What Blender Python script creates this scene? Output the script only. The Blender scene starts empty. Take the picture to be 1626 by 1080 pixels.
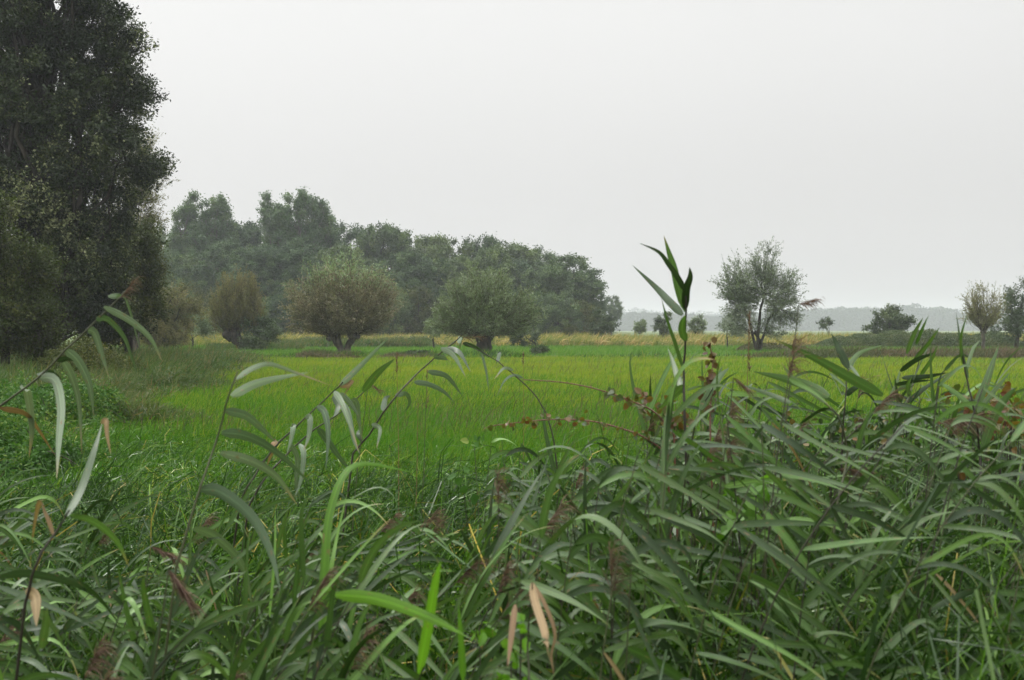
import bpy, math
import numpy as np
from mathutils import Vector
D = bpy.data
SC = bpy.context.scene
COL = SC.collection
R = math.radians

# ------------------------------------------------------------------ camera
CAM_Z = 1.8
FPX = 1600.0                      # focal length in photo pixels (photo 1626 wide)
PITCH = math.atan((540 - 523) / FPX)
cam_d = D.cameras.new('camera')
cam_d.sensor_width = 36.0
cam_d.lens = 36.0 * FPX / 1626.0
cam_d.clip_start = 0.05
cam_d.clip_end = 5000
cam_d.dof.use_dof = True
cam_d.dof.focus_distance = 22.0
cam_d.dof.aperture_fstop = 6.3
cam = D.objects.new('camera', cam_d)
cam.location = (0, 0, CAM_Z)
cam.rotation_euler = (math.pi / 2 - PITCH, 0, 0)
COL.objects.link(cam)
SC.camera = cam

# ------------------------------------------------------------------ world
SUN_EL, SUN_AZ = R(48), R(-50)    # azimuth from +Y (view direction), negative = left
world = D.worlds.new('World')
SC.world = world
world.use_nodes = True
nt = world.node_tree
nt.nodes.clear()
out = nt.nodes.new('ShaderNodeOutputWorld')
bg = nt.nodes.new('ShaderNodeBackground')
sky = nt.nodes.new('ShaderNodeTexSky')
sky.sky_type = 'NISHITA'
sky.sun_disc = False
sky.sun_elevation = SUN_EL
sky.sun_rotation = SUN_AZ
sky.dust_density = 6
hs = nt.nodes.new('ShaderNodeHueSaturation')
hs.inputs['Saturation'].default_value = 0.15
nt.links.new(sky.outputs[0], hs.inputs['Color'])
tc = nt.nodes.new('ShaderNodeTexCoord')
sep = nt.nodes.new('ShaderNodeSeparateXYZ')
nt.links.new(tc.outputs['Generated'], sep.inputs[0])
ramp = nt.nodes.new('ShaderNodeValToRGB')     # overcast deck: zenith brighter than horizon
cr = ramp.color_ramp
cr.interpolation = 'EASE'
cr.elements[0].position = 0.0
cr.elements[0].color = (0.217, 0.217, 0.216, 1)
cr.elements[1].position = 1.0
cr.elements[1].color = (1.3, 1.3, 1.3, 1)
for p, v in ((0.10, 0.234), (0.32, 0.271), (0.6, 0.46)):
    e = cr.elements.new(p)
    e.color = (v, v, v * .985, 1)
nt.links.new(sep.outputs['Z'], ramp.inputs[0])
mx = nt.nodes.new('ShaderNodeMath')            # slightly brighter towards the left
mx.operation = 'MULTIPLY_ADD'
mx.inputs[1].default_value = -0.10
mx.inputs[2].default_value = 1.0
nt.links.new(sep.outputs['X'], mx.inputs[0])
cn = nt.nodes.new('ShaderNodeTexNoise')        # faint unevenness of the cloud deck
cn.inputs['Scale'].default_value = 1.6
cn.inputs['Detail'].default_value = 3
nt.links.new(tc.outputs['Generated'], cn.inputs['Vector'])
ma = nt.nodes.new('ShaderNodeMath')
ma.operation = 'MULTIPLY_ADD'
ma.inputs[1].default_value = 0.10
nt.links.new(cn.outputs[0], ma.inputs[0])
nt.links.new(mx.outputs[0], ma.inputs[2])
sc_ = nt.nodes.new('ShaderNodeMixRGB')
sc_.blend_type = 'MULTIPLY'
sc_.inputs[0].default_value = 1
nt.links.new(ramp.outputs[0], sc_.inputs[1])
nt.links.new(ma.outputs[0], sc_.inputs[2])
gain = nt.nodes.new('ShaderNodeMixRGB')        # to the same unit as the sky texture (background strength 0.1)
gain.blend_type = 'MULTIPLY'
gain.inputs[0].default_value = 1
gain.inputs[2].default_value = (32, 32, 32, 1)
nt.links.new(sc_.outputs[0], gain.inputs[1])
mix = nt.nodes.new('ShaderNodeMixRGB')
mix.inputs[0].default_value = 0.95
nt.links.new(hs.outputs[0], mix.inputs[1])
nt.links.new(gain.outputs[0], mix.inputs[2])
nt.links.new(mix.outputs[0], bg.inputs['Color'])
bg.inputs['Strength'].default_value = 0.1
nt.links.new(bg.outputs[0], out.inputs[0])

sun_d = D.lights.new('sun', 'SUN')
sun_d.energy = 1.4
sun_d.angle = R(14)
sun_d.color = (1.0, 0.97, 0.92)
sun = D.objects.new('sun', sun_d)
sdir = Vector((math.sin(SUN_AZ) * math.cos(SUN_EL), math.cos(SUN_AZ) * math.cos(SUN_EL), math.sin(SUN_EL)))
sun.rotation_euler = sdir.to_track_quat('Z', 'Y').to_euler()
sun.location = sdir * 50
COL.objects.link(sun)

SC.view_settings.view_transform = 'Standard'
SC.view_settings.look = 'None'
SC.view_settings.exposure = 0.0
SC.view_settings.gamma = 1.0
SC.cycles.max_bounces = 5
SC.cycles.diffuse_bounces = 3
SC.cycles.glossy_bounces = 2
SC.cycles.transmission_bounces = 3
SC.cycles.volume_bounces = 1
SC.cycles.use_denoising = True
SC.cycles.use_adaptive_sampling = True
SC.cycles.adaptive_threshold = 0.02
SC.cycles.sample_clamp_indirect = 4

# ------------------------------------------------------------------ helpers
CP, SP = math.cos(PITCH), math.sin(PITCH)
def P(px, py, d):
    """world point seen at photo pixel (px,py) at depth d"""
    x = (px - 813) / FPX * d
    z = (540 - py) / FPX * d
    return np.array([x, d * CP + z * SP, CAM_Z - d * SP + z * CP])

def X(px, d):
    return (px - 813) / FPX * d

def unit(v):
    return v / np.maximum(np.linalg.norm(v, axis=-1, keepdims=True), 1e-9)

class Acc:
    """collects quads with two float attributes: rnd (per piece) and t (along the piece)"""
    def __init__(s):
        s.v, s.f, s.r, s.t, s.c, s.n = [], [], [], [], [], 0
    def add(s, v, f, r, t, c=None):
        s.c.append(np.full(len(v), .25, np.float32) if c is None else np.asarray(c, np.float32))
        s.v.append(np.asarray(v, np.float32)); s.f.append(np.asarray(f, np.int32) + s.n)
        s.r.append(np.asarray(r, np.float32)); s.t.append(np.asarray(t, np.float32)); s.n += len(v)
    def build(s, name, mat, parent=None, smooth=True):
        me = D.meshes.new(name)
        if s.v:
            v = np.concatenate(s.v); f = np.concatenate(s.f)
            me.vertices.add(len(v)); me.vertices.foreach_set('co', v.ravel())
            me.loops.add(f.size); me.loops.foreach_set('vertex_index', f.ravel())
            me.polygons.add(len(f)); me.polygons.foreach_set('loop_start', np.arange(len(f), dtype=np.int32) * 4)
            me.polygons.foreach_set('loop_total', np.full(len(f), 4, np.int32))
            if smooth:
                me.polygons.foreach_set('use_smooth', np.ones(len(f), bool))
            for nm, arr in (('rnd', s.r), ('t', s.t), ('across', s.c)):
                a = me.attributes.new(nm, 'FLOAT', 'POINT'); a.data.foreach_set('value', np.concatenate(arr))
            me.update(calc_edges=True)
        me.materials.append(mat)
        o = D.objects.new(name, me); COL.objects.link(o)
        if parent is not None: o.parent = parent
        return o

def tag(o, label=None, cat=None, group=None, kind=None):
    if label: o['label'] = label
    if cat: o['category'] = cat
    if group: o['group'] = group
    if kind: o['kind'] = kind
    return o

def empty(name, loc, rz=0.0):
    o = D.objects.new(name, None); o.empty_display_size = 0.3
    o.location = loc; o.rotation_euler = (0, 0, rz); COL.objects.link(o)
    return o

def copy_tree(o, parent=None):
    c = o.copy(); COL.objects.link(c)
    if parent is not None: c.parent = parent
    for ch in [q for q in D.objects if q.parent == o]:
        copy_tree(ch, c)
    return c

def tubes(acc, Pn, Rn, sides, rnd):
    """Pn (N,K,3), Rn (N,K): N open tubes"""
    N, K, _ = Pn.shape
    T = np.gradient(Pn, axis=1); T = unit(T)
    ref = np.where(np.abs(T[:, :1, 2:3]) > 0.9, np.array([1., 0, 0]), np.array([0, 0, 1.]))
    U = unit(np.cross(T, np.broadcast_to(ref, T.shape))); V = np.cross(T, U)
    a = np.arange(sides) / sides * 2 * math.pi
    ring = (U[:, :, None] * np.cos(a)[None, None, :, None] + V[:, :, None] * np.sin(a)[None, None, :, None])
    verts = Pn[:, :, None] + ring * Rn[:, :, None, None]
    base = (np.arange(N) * K * sides)[:, None, None]
    k = np.arange(K - 1)[None, :, None]; j = np.arange(sides)[None, None, :]; j2 = (j + 1) % sides
    f = np.stack([base + k * sides + j, base + k * sides + j2, base + (k + 1) * sides + j2, base + (k + 1) * sides + j], -1)
    r = np.broadcast_to(np.asarray(rnd)[:, None, None], (N, K, sides))
    t = np.broadcast_to(np.linspace(0, 1, K)[None, :, None], (N, K, sides))
    acc.add(verts.reshape(-1, 3), f.reshape(-1, 4), r.ravel(), t.ravel())

def leaves(acc, p, ax, nrm, L, W, rnd):
    """folded rhombic leaves, one quad each"""
    N = len(p)
    side = unit(np.cross(ax, nrm)); nn = np.cross(side, ax)
    L = np.broadcast_to(L, (N,))[:, None]; W = np.broadcast_to(W, (N,))[:, None]
    v = np.stack([p, p + ax * L * .45 + side * W * .5 + nn * W * .12, p + ax * L, p + ax * L * .45 - side * W * .5 + nn * W * .12], 1)
    f = np.arange(N * 4).reshape(N, 4)
    acc.add(v.reshape(-1, 3), f, np.repeat(rnd, 4), np.tile([0, .5, 1, .5], N))

def profile(kind, s):
    if kind == 'grass':
        return (0.75 + .25 * np.minimum(1, s / .3)) * (1 - s ** 2.0) + 0.03
    if kind == 'reed':
        return np.minimum(1, .35 + (s / .16)) * np.clip(1 - s ** 2.6, 0, 1) + 0.02
    return np.ones_like(s)

def ribbons(acc, p, d0, L, W, droop, seg, rnd, rng, wind=(0, 0, 0), kind='grass', twist=0.6, fold=0.0, face=None):
    N = len(p); L = np.broadcast_to(L, (N,)); W = np.broadcast_to(W, (N,)); droop = np.broadcast_to(droop, (N,))
    d0 = unit(d0); wind = np.asarray(wind, float)
    if face is None:
        a = rng.uniform(0, 2 * math.pi, N); face = np.stack([np.cos(a), np.sin(a), np.zeros(N)], 1)
    pts = [p]; dirs = [d0]; cur = p; s = np.linspace(0, 1, seg + 1); bex = rng.uniform(1.0, 1.8, N) + (rng.random(N) < .3) * rng.uniform(1, 5, N)
    for k in range(seg):
        sm = (k + .5) / seg
        d = unit(d0 + (np.array([0, 0, -1.]) * droop[:, None] + wind * droop[:, None]) * (sm ** bex[:, None]) * 2 * (1 + .25 * bex[:, None]))
        cur = cur + d * (L / seg)[:, None]
        pts.append(cur); dirs.append(d)
    Pn = np.stack(pts, 1); T = np.stack(dirs, 1)
    S = unit(np.cross(T, np.broadcast_to(face[:, None], T.shape)))
    tw = rng.uniform(-twist, twist, N)[:, None] * s[None, :]
    Nn = np.cross(S, T)
    S = S * np.cos(tw)[..., None] + Nn * np.sin(tw)[..., None]; Nn = np.cross(S, T)
    w = profile(kind, s)[None, :, None] * W[:, None, None] * .5
    strip(acc, Pn, S, Nn, w, rnd, fold)

def strip(acc, Pn, S, Nn, w, rnd, fold):
    N, K, _ = Pn.shape
    if fold > 0:
        A = 3; verts = np.stack([Pn - S * w + Nn * w * fold, Pn, Pn + S * w + Nn * w * fold], 2)
    else:
        A = 2; verts = np.stack([Pn - S * w, Pn + S * w], 2)
    base = (np.arange(N) * K * A)[:, None, None]; k = np.arange(K - 1)[None, :, None]; j = np.arange(A - 1)[None, None, :]
    f = np.stack([base + k * A + j, base + k * A + j + 1, base + (k + 1) * A + j + 1, base + (k + 1) * A + j], -1)
    r = np.broadcast_to(np.asarray(rnd)[:, None, None], (N, K, A)); t = np.broadcast_to(np.linspace(0, 1, K)[None, :, None], (N, K, A))
    cc = np.broadcast_to(np.linspace(0, 1, A)[None, None, :], (N, K, A))
    acc.add(verts.reshape(-1, 3), f.reshape(-1, 4), r.ravel(), t.ravel(), cc.ravel())

def rdir(rng, n):
    return unit(rng.normal(size=(n, 3)))

# ------------------------------------------------------------------ materials
def leafmat(name, stops, tip=None, tipstart=0.75, rough=0.45, trans=0.25, spec=0.5, objvar=0.0, patch=None, vein=0.0):
    """stops: [(pos,(r,g,b)),...] over the rnd attribute; tip: colour of withered tips; patch: (scale,(r,g,b),amount)"""
    m = D.materials.new(name); m.use_nodes = True; n = m.node_tree; n.nodes.clear()
    o = n.nodes.new('ShaderNodeOutputMaterial'); pr = n.nodes.new('ShaderNodeBsdfPrincipled')
    at = n.nodes.new('ShaderNodeAttribute'); at.attribute_name = 'rnd'
    rp = n.nodes.new('ShaderNodeValToRGB'); e = rp.color_ramp.elements
    e[0].position = stops[0][0]; e[0].color = (*stops[0][1], 1); e[1].position = stops[-1][0]; e[1].color = (*stops[-1][1], 1)
    for p_, c_ in stops[1:-1]:
        q = e.new(p_); q.color = (*c_, 1)
    n.links.new(at.outputs['Fac'], rp.inputs[0]); c = rp.outputs[0]
    if patch:
        sc, pc, am = patch
        g = n.nodes.new('ShaderNodeNewGeometry'); nz = n.nodes.new('ShaderNodeTexNoise')
        nz.inputs['Scale'].default_value = sc; nz.inputs['Detail'].default_value = 4; nz.inputs['Roughness'].default_value = .6
        mp = n.nodes.new('ShaderNodeMapRange'); mp.inputs[1].default_value = .42; mp.inputs[2].default_value = .62; mp.inputs[4].default_value = am
        n.links.new(g.outputs['Position'], nz.inputs['Vector']); n.links.new(nz.outputs[0], mp.inputs[0])
        mm = n.nodes.new('ShaderNodeMixRGB'); mm.inputs[2].default_value = (*pc, 1)
        n.links.new(mp.outputs[0], mm.inputs[0]); n.links.new(c, mm.inputs[1]); c = mm.outputs[0]
    if objvar:
        oi = n.nodes.new('ShaderNodeObjectInfo'); hv = n.nodes.new('ShaderNodeHueSaturation')
        a = n.nodes.new('ShaderNodeMapRange'); a.inputs[3].default_value = 1 - objvar; a.inputs[4].default_value = 1 + objvar
        h2 = n.nodes.new('ShaderNodeMapRange'); h2.inputs[3].default_value = .5 + objvar * .08; h2.inputs[4].default_value = .5 - objvar * .08
        n.links.new(oi.outputs['Random'], a.inputs[0]); n.links.new(oi.outputs['Random'], h2.inputs[0])
        n.links.new(a.outputs[0], hv.inputs['Value']); n.links.new(h2.outputs[0], hv.inputs['Hue']); n.links.new(c, hv.inputs['Color']); c = hv.outputs[0]
    if tip:
        at2 = n.nodes.new('ShaderNodeAttribute'); at2.attribute_name = 't'
        ad = n.nodes.new('ShaderNodeMath'); ad.operation = 'MULTIPLY_ADD'; ad.inputs[1].default_value = .5
        n.links.new(at.outputs['Fac'], ad.inputs[0]); n.links.new(at2.outputs['Fac'], ad.inputs[2])
        mp = n.nodes.new('ShaderNodeMapRange'); mp.inputs[1].default_value = tipstart + .25; mp.inputs[2].default_value = tipstart + .55
        n.links.new(ad.outputs[0], mp.inputs[0])
        mm = n.nodes.new('ShaderNodeMixRGB'); mm.inputs[2].default_value = (*tip, 1)
        n.links.new(mp.outputs[0], mm.inputs[0]); n.links.new(c, mm.inputs[1]); c = mm.outputs[0]
    if vein:
        ac = n.nodes.new('ShaderNodeAttribute'); ac.attribute_name = 'across'; at3 = n.nodes.new('ShaderNodeAttribute'); at3.attribute_name = 't'
        cb = n.nodes.new('ShaderNodeCombineXYZ'); n.links.new(ac.outputs['Fac'], cb.inputs[0]); n.links.new(at3.outputs['Fac'], cb.inputs[1]); n.links.new(at.outputs['Fac'], cb.inputs[2])
        mg = n.nodes.new('ShaderNodeMapping'); mg.inputs['Scale'].default_value = (11, 1.3, 60); n.links.new(cb.outputs[0], mg.inputs[0])
        vn = n.nodes.new('ShaderNodeTexNoise'); vn.inputs['Scale'].default_value = 1; vn.inputs['Detail'].default_value = 5; n.links.new(mg.outputs[0], vn.inputs['Vector'])
        vr = n.nodes.new('ShaderNodeMapRange'); vr.inputs[1].default_value = .3; vr.inputs[2].default_value = .7; vr.inputs[3].default_value = 1 - vein; vr.inputs[4].default_value = 1 + vein
        n.links.new(vn.outputs[0], vr.inputs[0])
        # midrib
        sb = n.nodes.new('ShaderNodeMath'); sb.operation = 'SUBTRACT'; sb.inputs[1].default_value = .5; n.links.new(ac.outputs['Fac'], sb.inputs[0])
        ab = n.nodes.new('ShaderNodeMath'); ab.operation = 'ABSOLUTE'; n.links.new(sb.outputs[0], ab.inputs[0])
        mr = n.nodes.new('ShaderNodeMapRange'); mr.inputs[1].default_value = .02; mr.inputs[2].default_value = .07; mr.inputs[3].default_value = 1.5; mr.inputs[4].default_value = 1
        n.links.new(ab.outputs[0], mr.inputs[0])
        mu = n.nodes.new('ShaderNodeMath'); mu.operation = 'MULTIPLY'; n.links.new(vr.outputs[0], mu.inputs[0]); n.links.new(mr.outputs[0], mu.inputs[1])
        hv2 = n.nodes.new('ShaderNodeHueSaturation'); n.links.new(mu.outputs[0], hv2.inputs['Value']); n.links.new(c, hv2.inputs['Color']); c = hv2.outputs[0]
        m3 = n.nodes.new('ShaderNodeMapping'); m3.inputs['Scale'].default_value = (3, 14, 47); n.links.new(cb.outputs[0], m3.inputs[0])
        sn = n.nodes.new('ShaderNodeTexNoise'); sn.inputs['Scale'].default_value = 1; sn.inputs['Detail'].default_value = 3; n.links.new(m3.outputs[0], sn.inputs['Vector'])
        s2 = n.nodes.new('ShaderNodeMapRange'); s2.inputs[1].default_value = .64; s2.inputs[2].default_value = .70; s2.inputs[4].default_value = .75; n.links.new(sn.outputs[0], s2.inputs[0])
        m4 = n.nodes.new('ShaderNodeMixRGB'); m4.inputs[2].default_value = (.17, .11, .05, 1); n.links.new(s2.outputs[0], m4.inputs[0]); n.links.new(c, m4.inputs[1]); c = m4.outputs[0]
        bp = n.nodes.new('ShaderNodeBump'); bp.inputs['Strength'].default_value = .35; bp.inputs['Distance'].default_value = .002
        n.links.new(vn.outputs[0], bp.inputs['Height']); n.links.new(bp.outputs[0], pr.inputs['Normal'])
    n.links.new(c, pr.inputs['Base Color']); pr.inputs['Roughness'].default_value = rough
    pr.inputs['Specular IOR Level'].default_value = spec
    if trans:
        tr = n.nodes.new('ShaderNodeBsdfTranslucent'); br = n.nodes.new('ShaderNodeMixRGB'); br.blend_type = 'MULTIPLY'
        br.inputs[0].default_value = 1; br.inputs[2].default_value = (1.5, 1.7, .9, 1)
        n.links.new(c, br.inputs[1]); n.links.new(br.outputs[0], tr.inputs[0])
        ms = n.nodes.new('ShaderNodeMixShader'); ms.inputs[0].default_value = trans
        n.links.new(pr.outputs[0], ms.inputs[1]); n.links.new(tr.outputs[0], ms.inputs[2]); n.links.new(ms.outputs[0], o.inputs[0])
    else:
        n.links.new(pr.outputs[0], o.inputs[0])
    return m

def barkmat(name, a, b, scale=6):
    m = D.materials.new(name); m.use_nodes = True; n = m.node_tree
    pr = n.nodes['Principled BSDF']; pr.inputs['Roughness'].default_value = .9; pr.inputs['Specular IOR Level'].default_value = .2
    tcn = n.nodes.new('ShaderNodeTexCoord'); mp = n.nodes.new('ShaderNodeMapping'); mp.inputs['Scale'].default_value = (1, 1, .25)
    nz = n.nodes.new('ShaderNodeTexNoise'); nz.inputs['Scale'].default_value = scale; nz.inputs['Detail'].default_value = 5
    rp = n.nodes.new('ShaderNodeValToRGB'); rp.color_ramp.elements[0].color = (*a, 1); rp.color_ramp.elements[1].color = (*b, 1)
    rp.color_ramp.elements[0].position = .35; rp.color_ramp.elements[1].position = .68
    bp = n.nodes.new('ShaderNodeBump'); bp.inputs['Strength'].default_value = .6; bp.inputs['Distance'].default_value = .05
    n.links.new(tcn.outputs['Object'], mp.inputs[0]); n.links.new(mp.outputs[0], nz.inputs['Vector']); n.links.new(nz.outputs[0], rp.inputs[0])
    n.links.new(rp.outputs[0], pr.inputs['Base Color']); n.links.new(nz.outputs[0], bp.inputs['Height']); n.links.new(bp.outputs[0], pr.inputs['Normal'])
    return m

M = {}
M['bark_dark'] = barkmat('bark_dark', (.02, .017, .013), (.07, .06, .048))
M['bark_grey'] = barkmat('bark_grey', (.05, .045, .038), (.17, .15, .12))
M['bark_pale'] = barkmat('bark_pale', (.10, .095, .08), (.24, .22, .19))
M['twig'] = barkmat('twig', (.05, .04, .025), (.12, .095, .06))
M['oak'] = leafmat('oak_leaf', [(0, (0.037, 0.064, 0.023)), (.5, (0.064, 0.113, 0.034)), (.85, (0.110, 0.170, 0.046)), (1, (0.168, 0.177, 0.063))], rough=.55, objvar=.3, trans=0.08, spec=.25)
M['poplar'] = leafmat('poplar_leaf', [(0, (0.056, 0.101, 0.040)), (.6, (0.101, 0.163, 0.063)), (1, (0.188, 0.238, 0.101))], rough=.5, objvar=.15, trans=.2, spec=.3)
M['dark_leaf'] = leafmat('dark_leaf', [(0, (0.011, 0.021, 0.005)), (.5, (0.025, 0.043, 0.008)), (.84, (0.060, 0.077, 0.015)), (.9, (0.145, 0.161, 0.064)), (1, (0.326, 0.348, 0.184))], rough=.45, trans=.12, spec=.3)
M['olive_leaf'] = leafmat('olive_leaf', [(0, (.025, .038, .01)), (.5, (.055, .072, .018)), (1, (.12, .12, .035))], rough=.5, trans=.2, spec=0.1, objvar=.2)
M['willow_brown'] = leafmat('willow_brown_leaf', [(0, (0.078, 0.089, 0.038)), (.45, (0.181, 0.177, 0.090)), (.8, (0.270, 0.222, 0.131)), (1, (0.364, 0.329, 0.230))], rough=.5, trans=.15, spec=.3)
M['willow_green'] = leafmat('willow_green_leaf', [(0, (0.075, 0.112, 0.048)), (.5, (0.138, 0.188, 0.081)), (1, (0.263, 0.312, 0.175))], rough=.5, trans=.18, spec=.35)
M['willow_bright'] = leafmat('willow_bright_leaf', [(0, (0.101, 0.172, 0.071)), (.5, (0.187, 0.273, 0.115)), (1, (0.331, 0.416, 0.230))], rough=.5, trans=.2, spec=.35)
M['willow_olive'] = leafmat('willow_olive_leaf', [(0, (0.080, 0.086, 0.032)), (.5, (0.140, 0.138, 0.044)), (1, (0.239, 0.198, 0.076))], rough=.5, trans=.2, spec=.3)
M['willow_grey'] = leafmat('willow_grey_leaf', [(0, (0.077, 0.109, 0.064)), (.5, (0.139, 0.178, 0.109)), (1, (0.309, 0.355, 0.263))], rough=.45, trans=.12, spec=.4)
M['pale_olive'] = leafmat('pale_olive_leaf', [(0, (.10, .11, .04)), (.5, (.18, .175, .07)), (1, (.28, .26, .14))], rough=.5, trans=.2, spec=.3)
M['shrub'] = leafmat('shrub_leaf', [(0, (0.031, 0.055, 0.020)), (.5, (0.055, 0.088, 0.031)), (1, (0.110, 0.138, 0.061))], rough=.5, trans=.15, spec=.3, objvar=.2)
M['far'] = leafmat('far_leaf', [(0, (.02, .03, .02)), (1, (.05, .065, .04))], rough=.7, trans=0, spec=.1)
M['hedge'] = leafmat('bramble_leaf', [(0, (0.032, 0.060, 0.011)), (.6, (0.063, 0.099, 0.020)), (1, (0.150, 0.151, 0.044))], rough=.45, trans=.1, spec=.3)
M['meadow'] = leafmat('meadow_grass', [(0, (0.073, 0.158, 0.011)), (.5, (0.122, 0.237, 0.016)), (.85, (0.208, 0.273, 0.022)), (1, (0.312, 0.248, 0.053))], rough=.5, trans=.3, spec=0.08,
                      patch=(.16, (.24, .275, .018), .7))
M['meadow_green'] = leafmat('green_marsh_grass', [(0, (0.032, 0.099, 0.008)), (.5, (0.075, 0.171, 0.011)), (.9, (0.139, 0.235, 0.017)), (1, (0.257, 0.217, 0.038))], rough=.42, trans=.3, spec=0.08,
                      patch=(.25, (.05, .16, .012), .7))
M['meadow_far'] = leafmat('strip_grass', [(0, (0.061, 0.153, 0.015)), (.5, (0.092, 0.207, 0.023)), (1, (0.146, 0.230, 0.039))], rough=.5, trans=.3, spec=0.08)
M['lush'] = leafmat('lush_grass', [(0, (0.022, 0.068, 0.004)), (.5, (0.062, 0.166, 0.007)), (.85, (0.136, 0.294, 0.014)), (.96, (0.248, 0.305, 0.026)), (1, (0.496, 0.380, 0.068))], rough=.2, trans=0.16, spec=0.25,
                    patch=(.5, (.035, .085, .02), .7))
M['tall'] = leafmat('tall_grass', [(0, (0.009, 0.031, 0.002)), (.4, (0.028, 0.080, 0.005)), (.75, (0.077, 0.175, 0.013)), (.93, (0.162, 0.280, 0.025)), (.96, (0.316, 0.255, 0.043)), (1, (0.432, 0.334, 0.061))], rough=.2, trans=0.12, spec=0.25,
                    patch=(.8, (.03, .055, .022), .7))
M['dry'] = leafmat('dry_grass', [(0, (0.114, 0.143, 0.030)), (.35, (0.252, 0.231, 0.059)), (.7, (0.366, 0.242, 0.099)), (1, (0.549, 0.418, 0.198))], rough=.7, trans=.3, spec=.2,
                   patch=(.45, (.13, .18, .035), .85))
M['weed'] = leafmat('brown_weed', [(0, (.05, .06, .02)), (.5, (.11, .08, .045)), (1, (.18, .12, .08))], rough=.7, trans=.15, spec=.2, patch=(.3, (.05, .09, .02), .7))
M['rough_reed'] = leafmat('rough_reed', [(0, (0.022, 0.058, 0.011)), (.4, (0.054, 0.115, 0.022)), (.75, (0.094, 0.137, 0.036)), (1, (0.216, 0.144, 0.065))], rough=.5, trans=.3, spec=.3,
                          patch=(.3, (.10, .095, .035), .45))
M['nettle'] = leafmat('nettle_leaf', [(0, (.03, .08, .015)), (.6, (.06, .14, .025)), (1, (.16, .21, .04))], rough=.5, trans=.25, spec=0.12)
M['reed'] = leafmat('reed_leaf', [(0, (0.016, 0.036, 0.007)), (.4, (0.040, 0.081, 0.019)), (.8, (0.093, 0.174, 0.045)), (1, (0.145, 0.261, 0.061))], tip=(.38, .24, .12), tipstart=.95, rough=.36, trans=0.14, spec=0.25, vein=.28)
M['reed_pale'] = leafmat('pale_reed_leaf', [(0, (0.066, 0.110, 0.053)), (.5, (0.101, 0.150, 0.081)), (1, (0.150, 0.198, 0.117))], tip=(.34, .22, .12), tipstart=.95, rough=.36, trans=.16, spec=.35, vein=.28)
M['reed_green'] = leafmat('reed_green_leaf', [(0, (0.043, 0.094, 0.017)), (1, (0.072, 0.128, 0.030))], tip=(.3, .22, .08), tipstart=1.1, rough=.36, trans=.25, spec=.5, vein=.28)
M['reed_dark'] = leafmat('reed_dark_leaf', [(0, (.025, .05, .016)), (1, (.04, .075, .025))], rough=.4, trans=.12, spec=.4, vein=.28)
M['bright'] = leafmat('bright_leaf', [(0, (0.069, 0.171, 0.011)), (1, (0.109, 0.234, 0.018))], rough=.35, trans=.3, spec=.4, vein=.28)
M['tan'] = leafmat('withered_leaf', [(0, (0.141, 0.086, 0.040)), (.6, (0.207, 0.136, 0.065)), (1, (0.272, 0.204, 0.108))], rough=.6, trans=.2, spec=.3, vein=.28)
M['stem'] = leafmat('reed_stem', [(0, (0.045, 0.050, 0.023)), (1, (0.081, 0.090, 0.041))], rough=.4, trans=0, spec=.4)
M['stem_dark'] = leafmat('dark_stem', [(0, (.025, .022, .015)), (1, (.045, .035, .025))], rough=.5, trans=0, spec=.4)
M['plume'] = leafmat('reed_plume', [(0, (.07, .042, .033)), (.6, (.14, .09, .07)), (1, (.22, .155, .12))], rough=.8, trans=.25, spec=.1)
M['vine_stem'] = leafmat('vine_stem', [(0, (.10, .03, .018)), (1, (.15, .055, .03))], rough=.4, trans=0, spec=.4)
M['vine_leaf'] = leafmat('vine_leaf', [(0, (.035, .07, .012)), (.35, (.085, .09, .018)), (.7, (.14, .085, .02)), (1, (.10, .035, .016))], rough=.4, trans=.3, spec=.4)
M['vine_red'] = leafmat('vine_red_leaf', [(0, (.06, .028, .014)), (.5, (.11, .06, .02)), (1, (.12, .11, .025))], rough=.45, trans=.25, spec=.4)
M['bramble'] = leafmat('dark_bramble_leaf', [(0, (.02, .04, .012)), (.6, (.04, .07, .02)), (.9, (.08, .11, .025)), (1, (.2, .10, .03))], rough=.35, trans=.15, spec=.4)

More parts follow.
